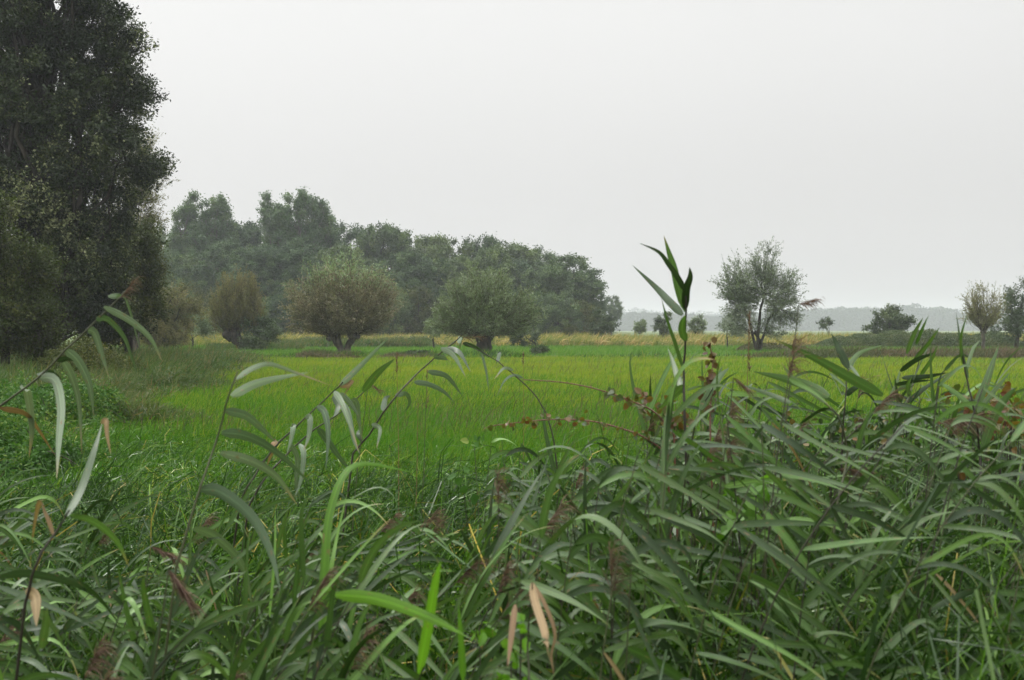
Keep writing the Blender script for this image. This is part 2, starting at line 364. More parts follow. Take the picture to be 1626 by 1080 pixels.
def groundmat():
    m = D.materials.new('marsh_ground'); m.use_nodes = True; n = m.node_tree
    pr = n.nodes['Principled BSDF']; pr.inputs['Roughness'].default_value = .9; pr.inputs['Specular IOR Level'].default_value = .2
    g = n.nodes.new('ShaderNodeNewGeometry')
    a = n.nodes.new('ShaderNodeTexNoise'); a.inputs['Scale'].default_value = .12; a.inputs['Detail'].default_value = 6
    b = n.nodes.new('ShaderNodeTexNoise'); b.inputs['Scale'].default_value = 6; b.inputs['Detail'].default_value = 6
    n.links.new(g.outputs['Position'], a.inputs['Vector']); n.links.new(g.outputs['Position'], b.inputs['Vector'])
    ra = n.nodes.new('ShaderNodeValToRGB'); ra.color_ramp.elements[0].position = .4; ra.color_ramp.elements[1].position = .62
    ra.color_ramp.elements[0].color = (.06, .13, .015, 1); ra.color_ramp.elements[1].color = (.14, .17, .02, 1)
    rb = n.nodes.new('ShaderNodeValToRGB'); rb.color_ramp.elements[0].position = .35; rb.color_ramp.elements[1].position = .6
    rb.color_ramp.elements[0].color = (.025, .022, .012, 1); rb.color_ramp.elements[1].color = (1, 1, 1, 1)
    n.links.new(a.outputs[0], ra.inputs[0]); n.links.new(b.outputs[0], rb.inputs[0])
    mm = n.nodes.new('ShaderNodeMixRGB'); mm.blend_type = 'MULTIPLY'; mm.inputs[0].default_value = .8
    n.links.new(ra.outputs[0], mm.inputs[1]); n.links.new(rb.outputs[0], mm.inputs[2])
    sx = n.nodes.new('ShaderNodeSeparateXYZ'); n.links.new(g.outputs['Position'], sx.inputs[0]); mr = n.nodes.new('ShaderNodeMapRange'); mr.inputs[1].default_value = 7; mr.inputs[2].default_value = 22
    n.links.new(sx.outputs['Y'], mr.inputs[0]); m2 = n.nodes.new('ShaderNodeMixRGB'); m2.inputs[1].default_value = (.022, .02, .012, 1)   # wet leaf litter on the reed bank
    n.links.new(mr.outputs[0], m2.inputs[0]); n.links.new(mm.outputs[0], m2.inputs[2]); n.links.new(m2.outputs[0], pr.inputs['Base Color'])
    return m
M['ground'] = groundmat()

# ------------------------------------------------------------------ ground
def make_ground():
    # polar-ish grid, finer near the camera, with gentle unevenness
    xs = np.unique(np.concatenate([np.linspace(-1400, -60, 12), np.linspace(-60, 60, 61), np.linspace(60, 1400, 12)]))
    ys = np.unique(np.concatenate([np.linspace(-120, -4, 6), np.linspace(-4, 120, 63), np.linspace(120, 2000, 20)]))
    Xg, Yg = np.meshgrid(xs, ys)
    near = np.exp(-((Yg - 60) / 70) ** 2) * np.exp(-(Xg / 80) ** 2)
    Z = -.03 + near * .03 * (np.sin(Xg * .31 + 1) * np.cos(Yg * .23) + np.sin(Xg * .11 - Yg * .17))
    v = np.stack([Xg, Yg, Z], -1).reshape(-1, 3); nx = len(xs)
    i = np.arange(len(ys) - 1)[:, None]; j = np.arange(nx - 1)[None]
    f = np.stack([i * nx + j, i * nx + j + 1, (i + 1) * nx + j + 1, (i + 1) * nx + j], -1).reshape(-1, 4)
    a = Acc(); a.add(v, f, np.zeros(len(v)), np.zeros(len(v)))
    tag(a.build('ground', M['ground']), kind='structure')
make_ground()

# ------------------------------------------------------------------ trees
def sample_env(rng, env, n, shell=.5):
    """points in a union of ellipsoids (cx,cy,cz,rx,ry,rz,weight)"""
    env = np.array(env, float); w = env[:, 6] / env[:, 6].sum()
    k = rng.choice(len(env), n, p=w); d = rdir(rng, n)
    r = (shell + (1 - shell) * rng.random(n)) ** .6
    return env[k, :3] + d * env[k, 3:6] * r[:, None], unit(d * 1.0), k

def build_tree(name, env, n_clump, twigs, twig_len, per_twig, leaf, seed, trunk=None, trunk_r=.3, fork=.35, up=.3, out=.9, shell=.4,
               leafmat_='oak', bark='bark_dark', jitter=.16, droop=.0, twig_r=.012, limb_r=.05, pale=0., show_twigs=True, leaf_hang=.0, zmin=.3,
               crown2=None, pale_at=(0, 0)):
    """returns an empty with parts trunk, branches and crown. trunk: list of points"""
    rng = np.random.default_rng(seed)
    root = empty(name, (0, 0, 0))
    env = [tuple(e) if len(e) == 7 else (*e, 1.) for e in env]
    ea = np.array(env); cen = (ea[:, :3] * ea[:, 6:7]).sum(0) / ea[:, 6].sum(); top = (ea[:, 2] + ea[:, 5]).max()
    if trunk is None:
        trunk = [(0, 0, -.1), (rng.uniform(-.2, .2), rng.uniform(-.2, .2), top * .25), (cen[0] * .6 + rng.uniform(-.3, .3), cen[1] * .6, top * .5), (cen[0], cen[1], top * .8)]
    tp = np.array(trunk, float); K = 14
    tt = np.linspace(0, 1, len(tp)); q = np.linspace(0, 1, K)
    path = np.stack([np.interp(q, tt, tp[:, i]) for i in range(3)], 1)
    path[1:-1] = (path[:-2] + 2 * path[1:-1] + path[2:]) / 4
    rad = trunk_r * (1 - .8 * q) * (1 + .5 * np.exp(-q * 14))
    wood = Acc(); tubes(wood, path[None], rad[None], 12, [rng.random()])
    pts, dirs, kk = sample_env(rng, env, n_clump, shell)
    pts[:, 2] = np.maximum(pts[:, 2], zmin)
    dirs = unit(pts - cen + 1e-3)
    # main limbs from the trunk, the other clumps hang on side branches of the nearest limb
    nm = max(5, n_clump // 7); s = rng.uniform(fork, 1, nm); zi = (s * (K - 1)).astype(int); start = path[zi]
    hgt = pts[:nm, 2] - start[:, 2]; low = hgt < -.5; start = np.where(low[:, None], path[int(fork * (K - 1))], start)
    def curve(st, en, k, lift, jit):
        mid = st * .45 + en * .55; ln = np.linalg.norm(en - st, axis=1); mid[:, 2] += ln * lift
        u = np.linspace(0, 1, k)[None, :, None]; c = (1 - u) ** 2 * st[:, None] + 2 * u * (1 - u) * mid[:, None] + u ** 2 * en[:, None]
        c[:, 1:-1] += rng.normal(size=(len(st), k - 2, 3)) * jit * ln[:, None, None]; return c, ln
    limb, ln = curve(start, pts[:nm], 9, .10 * (up + .3), .03)
    br = Acc(); tubes(br, limb, (limb_r * (.8 + .22 * ln))[:, None] * (1 - .8 * np.linspace(0, 1, 9))[None], 6, rng.random(nm))
    if n_clump > nm:
        lp = limb[:, 2:].reshape(-1, 3); rest = pts[nm:]; near = np.empty(len(rest), int)
        for a_ in range(0, len(rest), 200):
            dd_ = np.linalg.norm(rest[a_:a_ + 200, None] - lp[None], axis=2) + np.maximum(0, lp[None, :, 2] - rest[a_:a_ + 200, None, 2]) * .7; near[a_:a_ + 200] = dd_.argmin(1)
        sb, ln2 = curve(lp[near], rest, 6, .06, .05)
        tubes(br, sb, (limb_r * (.16 + .10 * ln2))[:, None] * (1 - .75 * np.linspace(0, 1, 6))[None], 4, rng.random(len(rest)))
    # twigs
    N = n_clump * twigs
    o0 = np.repeat(pts, twigs, 0) - np.repeat(dirs, twigs, 0) * twig_len * rng.uniform(0, .5, N)[:, None]
    td = unit(np.repeat(dirs, twigs, 0) * out + rdir(rng, N) * .85 + np.array([0, 0, up]))
    tl = twig_len * rng.uniform(.5, 1.25, N)
    u = np.linspace(0, 1, 4)
    tw = o0[:, None] + td[:, None] * (tl[:, None] * u[None])[..., None]
    tw[:, :, 2] -= droop * (tl[:, None] * u[None] ** 2)
    tw[:, 1:] += rng.normal(size=(N, 3, 3)) * twig_len * .04
    if show_twigs:
        tubes(br, tw, twig_r * (1 - .75 * u)[None] * np.ones((N, 1)), 3, rng.random(N))
    # leaves
    N2 = N * per_twig
    s = rng.uniform(.12, 1.03, N2); idx = np.repeat(np.arange(N), per_twig)
    seg = np.clip((s * 3).astype(int), 0, 2); fr = s * 3 - seg
    pp = tw[idx, seg] * (1 - fr)[:, None] + tw[idx, np.minimum(seg + 1, 3)] * fr[:, None]
    pp += rng.normal(size=(N2, 3)) * jitter
    ax = unit(td[idx] * .8 + rdir(rng, N2) * .9 + np.array([0, 0, -leaf_hang]))
    nr = unit(rdir(rng, N2) * .55 + np.array([0, 0, .35]) + td[idx] * .5 + np.repeat(dirs, twigs * per_twig, 0) * .3)
    cl = np.repeat(rng.random(n_clump) ** 1.2, twigs * per_twig)
    rn = np.clip(cl * .62 + rng.random(N2) * .36, 0, 1)
    if pale:
        rn = np.minimum(rn, .86)
        pw = pale * (.25 + 5 * np.exp(-((o0[:, 0] - pale_at[0]) ** 2 + (o0[:, 2] - pale_at[1]) ** 2) / 3.2)); pc = np.repeat(rng.random(N) < pw, per_twig) & (pp[:, 2] > 3)
        rn = np.where(pc & (rng.random(N2) < .6), rng.uniform(.9, 1, N2), rn)
    Ls = leaf[0] * rng.uniform(.6, 1.3, N2); Ws = leaf[1] * rng.uniform(.6, 1.3, N2)
    keep = pp[:, 2] > .05
    wood.build('trunk', M[bark], root)
    br.build('branches', M[bark], root)
    if crown2:
        mat2, fn = crown2; sel = fn(pp, rng)
        a2 = Acc(); k2 = keep & sel; leaves(a2, pp[k2], ax[k2], nr[k2], Ls[k2], Ws[k2], rn[k2]); a2.build('crown', M[mat2], root, smooth=False)
        keep &= ~sel
    a = Acc(); leaves(a, pp[keep], ax[keep], nr[keep], Ls[keep], Ws[keep], rn[keep]); a.build('crown', M[leafmat_], root, smooth=False)
    return root

def place(o, px, d, rz=0, s=(1, 1, 1), base=0.0):
    o.location = (X(px, d), d, base); o.rotation_euler = (0, 0, rz); o.scale = s
    return o

rngF = np.random.default_rng(5)
# --- wood on the far side of the meadow: seven kinds, then copies
def round_env(seed, rw, h, low):
    g = np.random.default_rng(seed); e = [(0, 0, h * .52, rw * .78, rw * .78, h * .38, 8)]
    for k in range(16):                      # bulges on the dome
        a = k * 2.4 + g.uniform(-.4, .4); el = g.uniform(low, .85) * 1.2; c = math.cos(el)
        e.append((math.cos(a) * rw * .66 * c, math.sin(a) * rw * .66 * c, h * (.42 + .42 * math.sin(el)), rw * g.uniform(.28, .4), rw * g.uniform(.28, .4), h * g.uniform(.09, .14), 1))
    return e
protos = []
for k in range(4):
    protos.append(build_tree('oak_tree', round_env(40 + k, 5.8, 18, -.15), 210, 12, 1.15, 17, (.30, .2), 100 + k, trunk_r=.38, limb_r=.05, twig_r=.02, shell=.78,
                             leafmat_='oak', jitter=.17, show_twigs=False, up=.25))
for k in range(2):
    g = np.random.default_rng(60 + k)
    env = [(g.uniform(-1.9, 1.9), g.uniform(-1.9, 1.9), z, g.uniform(1.1, 1.9), g.uniform(1.1, 1.9), g.uniform(1.3, 2.1), 1) for z in np.linspace(5, 19.6, 20)]
    env += [(0, 0, 12, 2.6, 2.6, 7, 9)]
    env += [(0, 0, 5, 3, 3, 3, 2)]
    protos.append(build_tree('poplar_tree', env, 240, 11, 1.0, 16, (.28, .2), 200 + k, trunk_r=.3, limb_r=.06, twig_r=.018, leafmat_='poplar', bark='bark_pale',
                             jitter=.2, up=.7, out=.6))
for k in range(2):
    protos.append(build_tree('edge_tree', round_env(70 + k, 4.8, 10, -.4), 130, 12, 1.0, 18, (.27, .17), 300 + k, trunk_r=.22, limb_r=.04, shell=.75,
                             leafmat_='olive_leaf' if k == 0 else 'oak', jitter=.2, show_twigs=False, up=.15, zmin=.5))
used = set()
def forest(kind, px, top, d, wpx, label, group=None):
    H = ((523 - top) / FPX * d + 1.8) * 1.05
    h0, w0 = {0: (18, 5.6), 1: (18, 5.6), 2: (18, 5.6), 3: (18, 5.6), 4: (21.5, 4.2), 5: (21.5, 4.2), 6: (10.2, 4.9), 7: (10.2, 4.9)}[kind]
    o = protos[kind]
    if kind in used: o = copy_tree(o)
    used.add(kind)
    w = wpx / FPX * d / (2 * w0) * (1.2 if kind < 4 else 1.1)
    place(o, px, d, rngF.uniform(0, 6.28), (w, w, H / h0))
    tag(o, label, 'tree', group)
WG = 'trees of the wood behind the meadow'
sky_trees = [
 (0, 262, 350, 168, 95, 'dark broadleaf tree of the wood partly hidden by the big dark tree on the left'),
 (4, 298, 318, 158, 85, 'tall pale poplar at the left end of the wood beside the big dark tree'),
 (5, 338, 314, 156, 85, 'tall poplar standing right of the leftmost poplar of the wood'),
 (1, 372, 340, 165, 95, 'lower broadleaf tree in the dip between the two tall poplar groups'),
 (2, 408, 346, 168, 95, 'broadleaf tree filling the skyline notch left of the highest poplar'),
 (4, 443, 316, 155, 80, 'tall poplar on the left of the highest poplar pair in the wood'),
 (5, 478, 307, 153, 95, 'highest poplar of the wood with pale slanting stems'),
 (5, 515, 322, 158, 70, 'thin-topped poplar just right of the highest poplar of the wood'),
 (3, 556, 352, 166, 100, 'broadleaf tree with a sloping top right of the highest poplars'),
 (1, 606, 347, 156, 90, 'dark round-topped tree standing above the round brown pollard willow'),
 (0, 655, 362, 162, 95, 'dark tree of the wood right above the gap between the two middle willows'),
 (2, 705, 368, 158, 95, 'dark tree of the wood above the left shoulder of the thick-trunked willow'),
 (3, 757, 371, 162, 95, 'dark tree of the wood straight above the thick-trunked willow'),
 (1, 808, 379, 156, 95, 'dark tree of the wood above the right shoulder of the thick-trunked willow'),
 (0, 855, 387, 164, 95, 'grey-brown tree on the sloping skyline near the right end of the wood'),
 (2, 897, 400, 152, 105, 'large rounded oak forming the right end of the wood'),
 (1, 928, 432, 158, 62, 'small round tree on the outermost right flank of the wood'),
 (3, 970, 468, 225, 34, 'small hazy tree standing apart just beyond the right end of the wood'),
]
for a in sky_trees: forest(*a)
for px in range(262, 900, 46):                                 # middle row, rounder and lower
    forest(int(rngF.integers(0, 4)), px + rngF.uniform(-10, 10), rngF.uniform(376, 412) + max(0, px - 650) * .06, 143 + rngF.uniform(-3, 3), 88,
           'dark green broadleaf tree in the middle storey of the wood', WG)
for px in range(240, 950, 38):                                 # edge of the wood
    forest(6 + int(rngF.random() < .6), px + rngF.uniform(-8, 8), rngF.uniform(440, 475), 132 + rngF.uniform(-3, 3), 74,
           'low leafy tree on the front edge of the wood', 'low trees along the edge of the wood')

# --- big dark trees on the left
def px_env(rows, d0, x0, scale_y=.9):
    """rows of (px,py,rpx,rpy) at depth d0, relative to base x0"""
    e = []
    for px, py, rx, ry in rows:
        p = P(px, py, d0); s = d0 / FPX
        e.append((p[0] - x0, 0 + (hash((px, py)) % 7 - 3) * .25, p[2], rx * s, rx * s * scale_y, ry * s, rx * ry / 1000.))
    return e
d = 42; x0 = X(70, d)
env = px_env([(-10, 10, 90, 70), (50, -70, 120, 80), (110, -10, 60, 44), (140, 10, 34, 34), (20, 60, 100, 80), (125, 80, 62, 46), (185, 78, 42, 26), (205, 66, 26, 20), (150, 150, 60, 44), (205, 150, 34, 20), (218, 160, 20, 16),
              (70, 160, 90, 60), (200, 205, 38, 22), (120, 220, 74, 46), (0, 220, 90, 90), (160, 268, 60, 34), (222, 264, 26, 22), (235, 270, 18, 12), (60, 300, 90, 54), (160, 330, 40, 34), (185, 112, 38, 26), (196, 180, 32, 22), (190, 235, 40, 26), (150, 30, 44, 36), (165, 120, 50, 40), (195, 300, 26, 26), (40, 360, 110, 70), (130, 380, 66, 50),
              (90, 430, 90, 70), (10, 440, 90, 80), (150, 470, 55, 50)], d, x0)
o = build_tree('dark_tree', env, 1050, 10, .74, 28, (.125, .085), 11, trunk=[(0, 0, -.1), (.2, 0, 4), (-.3, 0, 9), (.3, 0, 16)], trunk_r=.55, leafmat_='dark_leaf', jitter=.10, twig_r=.008,
               limb_r=.05, pale=.16, pale_at=(P(85, 340, d)[0] - x0, P(85, 345, d)[2]), shell=.62, up=.2, fork=.15)
place(o, 70, d); tag(o, 'huge dark leafy tree towering out of the top left corner', 'tree')
d = 56; x0 = X(215, d)
env = px_env([(222, 250, 26, 30), (228, 300, 24, 36), (205, 280, 30, 50), (215, 350, 34, 40), (190, 400, 50, 60)], d, x0)
o = build_tree('willow_tree', env, 110, 10, 1.1, 26, (.14, .045), 12, trunk_r=.25, leafmat_='pale_olive', bark='bark_grey', jitter=.07, twig_r=.012, limb_r=.04, up=.5, shell=.3)
place(o, 215, d); tag(o, 'pale thin-leaved willow peeking out behind the right side of the huge dark tree', 'tree')
d = 46; x0 = X(200, d)
env = px_env([(215, 380, 48, 30), (195, 410, 58, 36), (225, 425, 34, 34), (190, 465, 60, 44), (215, 490, 40, 36), (160, 500, 50, 45)], d, x0)
o = build_tree('bushy_tree', env, 190, 11, .8, 22, (.12, .075), 13, trunk_r=.2, leafmat_='olive_leaf', jitter=.1, twig_r=.008, limb_r=.04, shell=.5, up=.1, zmin=.5)
place(o, 200, d); tag(o, 'olive bushy tree bulging out low on the right of the huge dark tree', 'tree')
d = 31; x0 = X(5, d)
env = px_env([(0, 420, 60, 50), (-20, 360, 60, 60), (10, 490, 60, 50), (-30, 520, 80, 60), (35, 540, 42, 34)], d, x0)
o = build_tree('bushy_tree', env, 170, 10, .7, 20, (.10, .06), 14, trunk_r=.15, leafmat_='olive_leaf', jitter=.09, twig_r=.007, limb_r=.03, shell=.5, up=.1, zmin=.4)
place(o, 5, d); tag(o, 'nearest olive bush at the left edge below the huge dark tree', 'bush')
d = 50; x0 = X(90, d)
env = px_env([(90, 480, 90, 60), (30, 500, 90, 60), (150, 510, 60, 40), (-60, 480, 90, 80)], d, x0)
o = build_tree('hedge_shrub', env, 150, 12, .9, 20, (.15, .1), 15, trunk_r=.15, leafmat_='dark_leaf', jitter=.14, limb_r=.03, shell=.5, zmin=.3, show_twigs=False)
place(o, 90, d); tag(o, 'dark undergrowth shrub beneath the huge dark tree', 'bush')
d = 72; x0 = X(262, d)
env = px_env([(262, 480, 46, 26), (285, 470, 22, 14), (245, 500, 40, 30), (290, 500, 24, 18), (255, 528, 44, 20), (235, 510, 40, 30)], d, x0)
o = build_tree('grey_willow_bush', env, 130, 12, .9, 22, (.17, .07), 16, trunk_r=.12, leafmat_='willow_olive', bark='bark_dark', jitter=.09, twig_r=.012, limb_r=.04, shell=.45, up=.3, zmin=.3)
place(o, 262, d); tag(o, 'grey-olive willow bush between the huge dark tree and the first pollard willow', 'bush')
d = 86; x0 = X(305, d)
env = px_env([(305, 515, 32, 16), (275, 520, 24, 14), (335, 522, 26, 13)], d, x0)
o = build_tree('low_shrub', env, 55, 10, .8, 18, (.18, .09), 17, trunk_r=.1, leafmat_='willow_green', jitter=.1, limb_r=.03, zmin=.3, show_twigs=False)
place(o, 305, d); tag(o, 'low hazy green shrub left of the first pollard willow trunk', 'bush')

# --- pollard willows: trunk knob and a fan of shoots
def pollard(name, px, base_py, d, env_px, trunk_px, trunk_r, n_shoot, seed, mat, leaf, per, bark='bark_dark', shoot_r=.02, spread=.3, start_jit=.25, second=None, droop=0.0,
            side_n=4, side_len=.7, jitter=.06, curve=.35):
    rng = np.random.default_rng(seed); s = d / FPX; x0 = X(px, d)
    root = empty(name, (x0, d, 0))
    wood = Acc()
    heads = []
    for line in trunk_px:                              # each line: (px,py,r) points, base first
        q = np.array([[(a - px) * s, dy, P(a, b, d)[2]] for a, b, dy, _ in line]); q[0, 2] = -.1
        rr = np.array([r_ for *_, r_ in line]); K = 9
        tt = np.linspace(0, 1, len(q)); u = np.linspace(0, 1, K)
        pth = np.stack([np.interp(u, tt, q[:, i]) for i in range(3)], 1); rad = np.interp(u, tt, rr)
        pth[1:-1] += rng.normal(size=(K - 2, 3)) * .03; rad *= rng.uniform(.9, 1.15, K)
        tubes(wood, pth[None], rad[None], 12, [.5]); heads.append((q[-1], rr[-1]))
        cap = Acc
        c = q[-1]; th = rng.random(60) * 6.28; ph = np.arccos(rng.uniform(-.2, 1, 60))
    # knobbly pollard heads
    for c, r_ in heads:
        m_ = 9; a_ = np.linspace(0, 2 * math.pi, m_ + 1)[:-1]
        for k in range(7):
            o_ = c + rng.normal(size=3) * r_ * .5; u = np.linspace(-1, 1, 6); pr_ = np.sqrt(np.clip(1 - u ** 2, .02, 1)) * r_ * rng.uniform(.6, .95)
            tubes(wood, (o_[None] + np.stack([0 * u, 0 * u, u * r_ * .8], 1))[None], pr_[None], 9, [.5])
    wood.build('trunk', M[bark], root)
    # shoots: from heads to points of the envelope
    env = [((a - px) * s, 0, P(a, b, d)[2], rx * s, rx * s * .85, ry * s, rx * ry / 1000) for a, b, rx, ry in env_px]
    pts, _, _ = sample_env(rng, env, n_shoot, .35)
    hc = np.array([h for h, _ in heads]); dd = np.linalg.norm(pts[:, None] - hc[None], axis=2) + rng.random((n_shoot, len(hc))) * .8
    hi = dd.argmin(1); hr = np.array([r_ for _, r_ in heads])[hi]
    st = hc[hi] + rdir(rng, n_shoot) * hr[:, None] * .8
    mid = st * .5 + pts * .5; mid[:, :2] += (pts[:, :2] - st[:, :2]) * curve * .5; mid[:, 2] -= (pts[:, 2] - st[:, 2]) * .05
    u = np.linspace(0, 1, 8)[None, :, None]
    sh = (1 - u) ** 2 * st[:, None] + 2 * u * (1 - u) * mid[:, None] + u ** 2 * pts[:, None]
    sh[:, 1:] += np.cumsum(rng.normal(size=(n_shoot, 7, 3)) * .03, axis=1)
    br = Acc(); ln = np.linalg.norm(pts - st, axis=1)
    tubes(br, sh, (shoot_r * (.5 + .25 * ln))[:, None] * (1 - .8 * np.linspace(0, 1, 8))[None], 5, rng.random(n_shoot))
    # side twigs
    N = n_shoot * side_n; ii = np.repeat(np.arange(n_shoot), side_n); ss = rng.uniform(.3, 1, N) * 7; k = np.clip(ss.astype(int), 0, 6); fr = (ss - k)[:, None]
    o0 = sh[ii, k] * (1 - fr) + sh[ii, k + 1] * fr
    td = unit((pts - st)[ii] / ln[ii][:, None] * 1.0 + rdir(rng, N) * spread * 2 + np.array([0, 0, .15]))
    tl = side_len * rng.uniform(.5, 1.2, N); u = np.linspace(0, 1, 4)
    tw = o0[:, None] + td[:, None] * (tl[:, None] * u[None])[..., None]; tw[:, :, 2] -= droop * tl[:, None] * u[None] ** 2
    tubes(br, tw, .009 * (1 - .7 * u)[None] * np.ones((N, 1)), 3, rng.random(N))
    br.build('branches', M['twig' if name == 'pollard_willow' else 'bark_dark'], root)
    N2 = N * per; idx = np.repeat(np.arange(N), per); s_ = rng.uniform(0, 1.05, N2)[:, None]
    pp = tw[idx, 0] + (tw[idx, 3] - tw[idx, 0]) * s_ + rng.normal(size=(N2, 3)) * jitter
    ax = unit(td[idx] + rdir(rng, N2) * .7); cc_ = np.average(pts, axis=0); nr = unit(rdir(rng, N2) * .7 + np.array([0, 0, .4]) + unit(pp - cc_) * .7)
    cl = rng.random(n_shoot)[ii][idx]; rn = np.clip(cl * .5 + rng.random(N2) * .5, 0, 1)
    Ls = leaf[0] * rng.uniform(.6, 1.3, N2); Ws = leaf[1] * rng.uniform(.7, 1.2, N2)
    if second:
        mat2, fn = second; sel = fn(pp, rng); a2 = Acc(); leaves(a2, pp[sel], ax[sel], nr[sel], Ls[sel], Ws[sel], rn[sel])
        a2.build('crown', M[mat2], root, smooth=False); pp, ax, nr, Ls, Ws, rn = [q_[~sel] for q_ in (pp, ax, nr, Ls, Ws, rn)]
    a = Acc(); leaves(a, pp, ax, nr, Ls, Ws, rn); a.build('crown', M[mat], root, smooth=False)
    return root

o = pollard('pollard_willow', 385, 558, 80, [(375, 480, 42, 36), (352, 490, 26, 30), (400, 490, 26, 34), (378, 455, 30, 18), (375, 438, 26, 12), (395, 445, 20, 14)],
            [[(388, 560, 0, .42), (380, 545, 0, .38), (368, 530, 0, .5)], [(392, 558, .2, .25), (400, 545, .2, .2), (408, 535, .2, .22)]], .4, 520, 21, 'willow_olive', (.16, .05), 16,
            spread=.12, side_n=5, side_len=.7, jitter=.05, shoot_r=.014)
tag(o, 'broom-shaped olive-brown pollard willow with a trunk leaning left', 'tree')
d = 79; env = px_env([(405, 520, 22, 20), (425, 528, 20, 12), (415, 540, 24, 12), (395, 545, 14, 12)], d, X(408, d))
o = build_tree('elder_shrub', env, 50, 10, .6, 14, (.16, .09), 22, trunk_r=.08, leafmat_='shrub', jitter=.1, limb_r=.03, zmin=.2)
place(o, 408, d); tag(o, 'dark green shrub growing against the right of the broom-shaped willow', 'bush')

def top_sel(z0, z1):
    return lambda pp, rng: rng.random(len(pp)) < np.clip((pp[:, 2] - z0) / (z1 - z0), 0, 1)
o = pollard('pollard_willow', 545, 565, 68, [(542, 478, 80, 52), (542, 445, 62, 44), (500, 480, 45, 48), (590, 480, 42, 50), (545, 510, 60, 28), (512, 425, 16, 22), (553, 415, 18, 20), (535, 430, 30, 20), (600, 445, 18, 22), (470, 455, 14, 22), (620, 480, 14, 30), (460, 500, 12, 20)],
            [[(545, 567, 0, .26), (540, 552, 0, .22), (532, 534, 0, .30)], [(547, 567, .1, .24), (552, 552, .1, .2), (562, 532, .1, .26)]], .4, 620, 23, 'willow_brown', (.17, .06), 16, bark='bark_grey',
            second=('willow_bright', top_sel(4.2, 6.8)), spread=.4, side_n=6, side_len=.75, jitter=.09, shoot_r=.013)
tag(o, 'large round brown-green pollard willow on a forked pale trunk', 'tree')
o = pollard('pollard_willow', 770, 567, 66, [(770, 485, 62, 40), (720, 505, 36, 28), (825, 500, 38, 30), (748, 440, 18, 18), (797, 442, 18, 18), (770, 455, 40, 24), (775, 520, 66, 14), (725, 465, 20, 20), (835, 475, 16, 22), (700, 500, 14, 20)],
            [[(770, 568, 0, .52), (769, 548, 0, .46), (768, 528, 0, .6)]], .4, 600, 24, 'willow_green', (.17, .055), 15,
            spread=.4, side_n=6, side_len=.75, jitter=.08, shoot_r=.014)
tag(o, 'wide green pollard willow on a short thick black trunk', 'tree')
o = pollard('willow_tree', 1208, 560, 76, [(1205, 450, 58, 48), (1165, 455, 30, 40), (1245, 460, 30, 34), (1215, 410, 26, 26), (1175, 425, 22, 20), (1160, 505, 28, 22), (1248, 510, 26, 18), (1200, 495, 50, 34), (1230, 525, 26, 10), (1172, 528, 24, 10)],
            [[(1210, 562, 0, .15), (1207, 545, 0, .12), (1200, 528, 0, .12)], [(1203, 530, 0, .13), (1190, 505, .2, .1), (1180, 485, .3, .08)], [(1202, 530, 0, .13), (1205, 500, -.2, .1), (1212, 470, -.2, .08)],
             [(1202, 528, 0, .11), (1222, 508, .3, .09), (1240, 490, .3, .07)]], .2, 250, 25, 'willow_grey', (.155, .058), 17,
            spread=.5, side_n=8, side_len=.9, jitter=.06, shoot_r=.016, second=('willow_green', lambda pp, rng: (rng.random(len(pp)) < .3) & (pp[:, 2] > 3)))
tag(o, 'airy grey-green willow on a thin curved trunk right of the tall foreground reed', 'tree')
o = pollard('pollard_willow', 1561, 560, 78, [(1562, 482, 33, 26), (1542, 482, 16, 22), (1584, 484, 16, 22), (1563, 458, 24, 10), (1562, 505, 30, 12)],
            [[(1561, 562, 0, .13), (1561, 545, 0, .12), (1562, 527, 0, .15)]], .2, 150, 26, 'pale_olive', (.14, .05), 10, bark='bark_grey',
            spread=.4, side_n=6, side_len=.6, jitter=.04, shoot_r=.012)
tag(o, 'small pale vase-shaped pollard willow on a thin straight trunk at the right', 'tree')

def bush(name, px, d, rows, n, seed, mat, label, leaf=(.15, .09), twl=.5, shell=.3, tr=.08, cat='bush', up=.4, show=True, group=None):
    o = build_tree(name, px_env(rows, d, X(px, d)), n, 9, twl, 12, leaf, seed, trunk_r=tr, leafmat_=mat, jitter=.07, limb_r=.02, twig_r=.01, up=up, shell=shell, zmin=.4, show_twigs=show)
    place(o, px, d); tag(o, label, cat, group); return o
bush('dark_tree', 1612, 84, [(1612, 500, 26, 30), (1635, 480, 30, 36), (1595, 520, 24, 20), (1640, 520, 40, 30), (1608, 470, 10, 14)], 120, 31, 'shrub', 'dark spreading tree cut by the right edge behind the small pale willow', twl=.8, cat='tree', tr=.18)
bush('round_shrub', 1415, 98, [(1412, 510, 22, 16), (1412, 524, 30, 8), (1395, 515, 12, 10), (1435, 516, 14, 10), (1415, 498, 12, 8)], 70, 32, 'shrub', 'dark round shrub above the bramble hedge on the right', leaf=(.2, .12), twl=.7)
bush('sapling', 1318, 118, [(1314, 513, 10, 5), (1306, 518, 6, 4)], 14, 33, 'shrub', 'tiny sapling poking out of the dry grass right of the airy willow')
bush('young_tree', 957, 112, [(957, 518, 20, 13), (957, 530, 18, 6), (970, 520, 12, 9), (952, 500, 7, 8)], 44, 34, 'shrub', 'dark young tree at the right end of the wood', leaf=(.2, .12), twl=.7)
bush('low_shrub', 905, 106, [(905, 528, 10, 8)], 18, 35, 'olive_leaf', 'small olive shrub in the dry grass left of the dark young tree')
bush('small_tree', 1015, 125, [(1015, 521, 8, 6), (1019, 514, 4, 3)], 18, 36, 'willow_green', 'smallest grey-green shrub left of the tall foreground reed', leaf=(.2, .12))
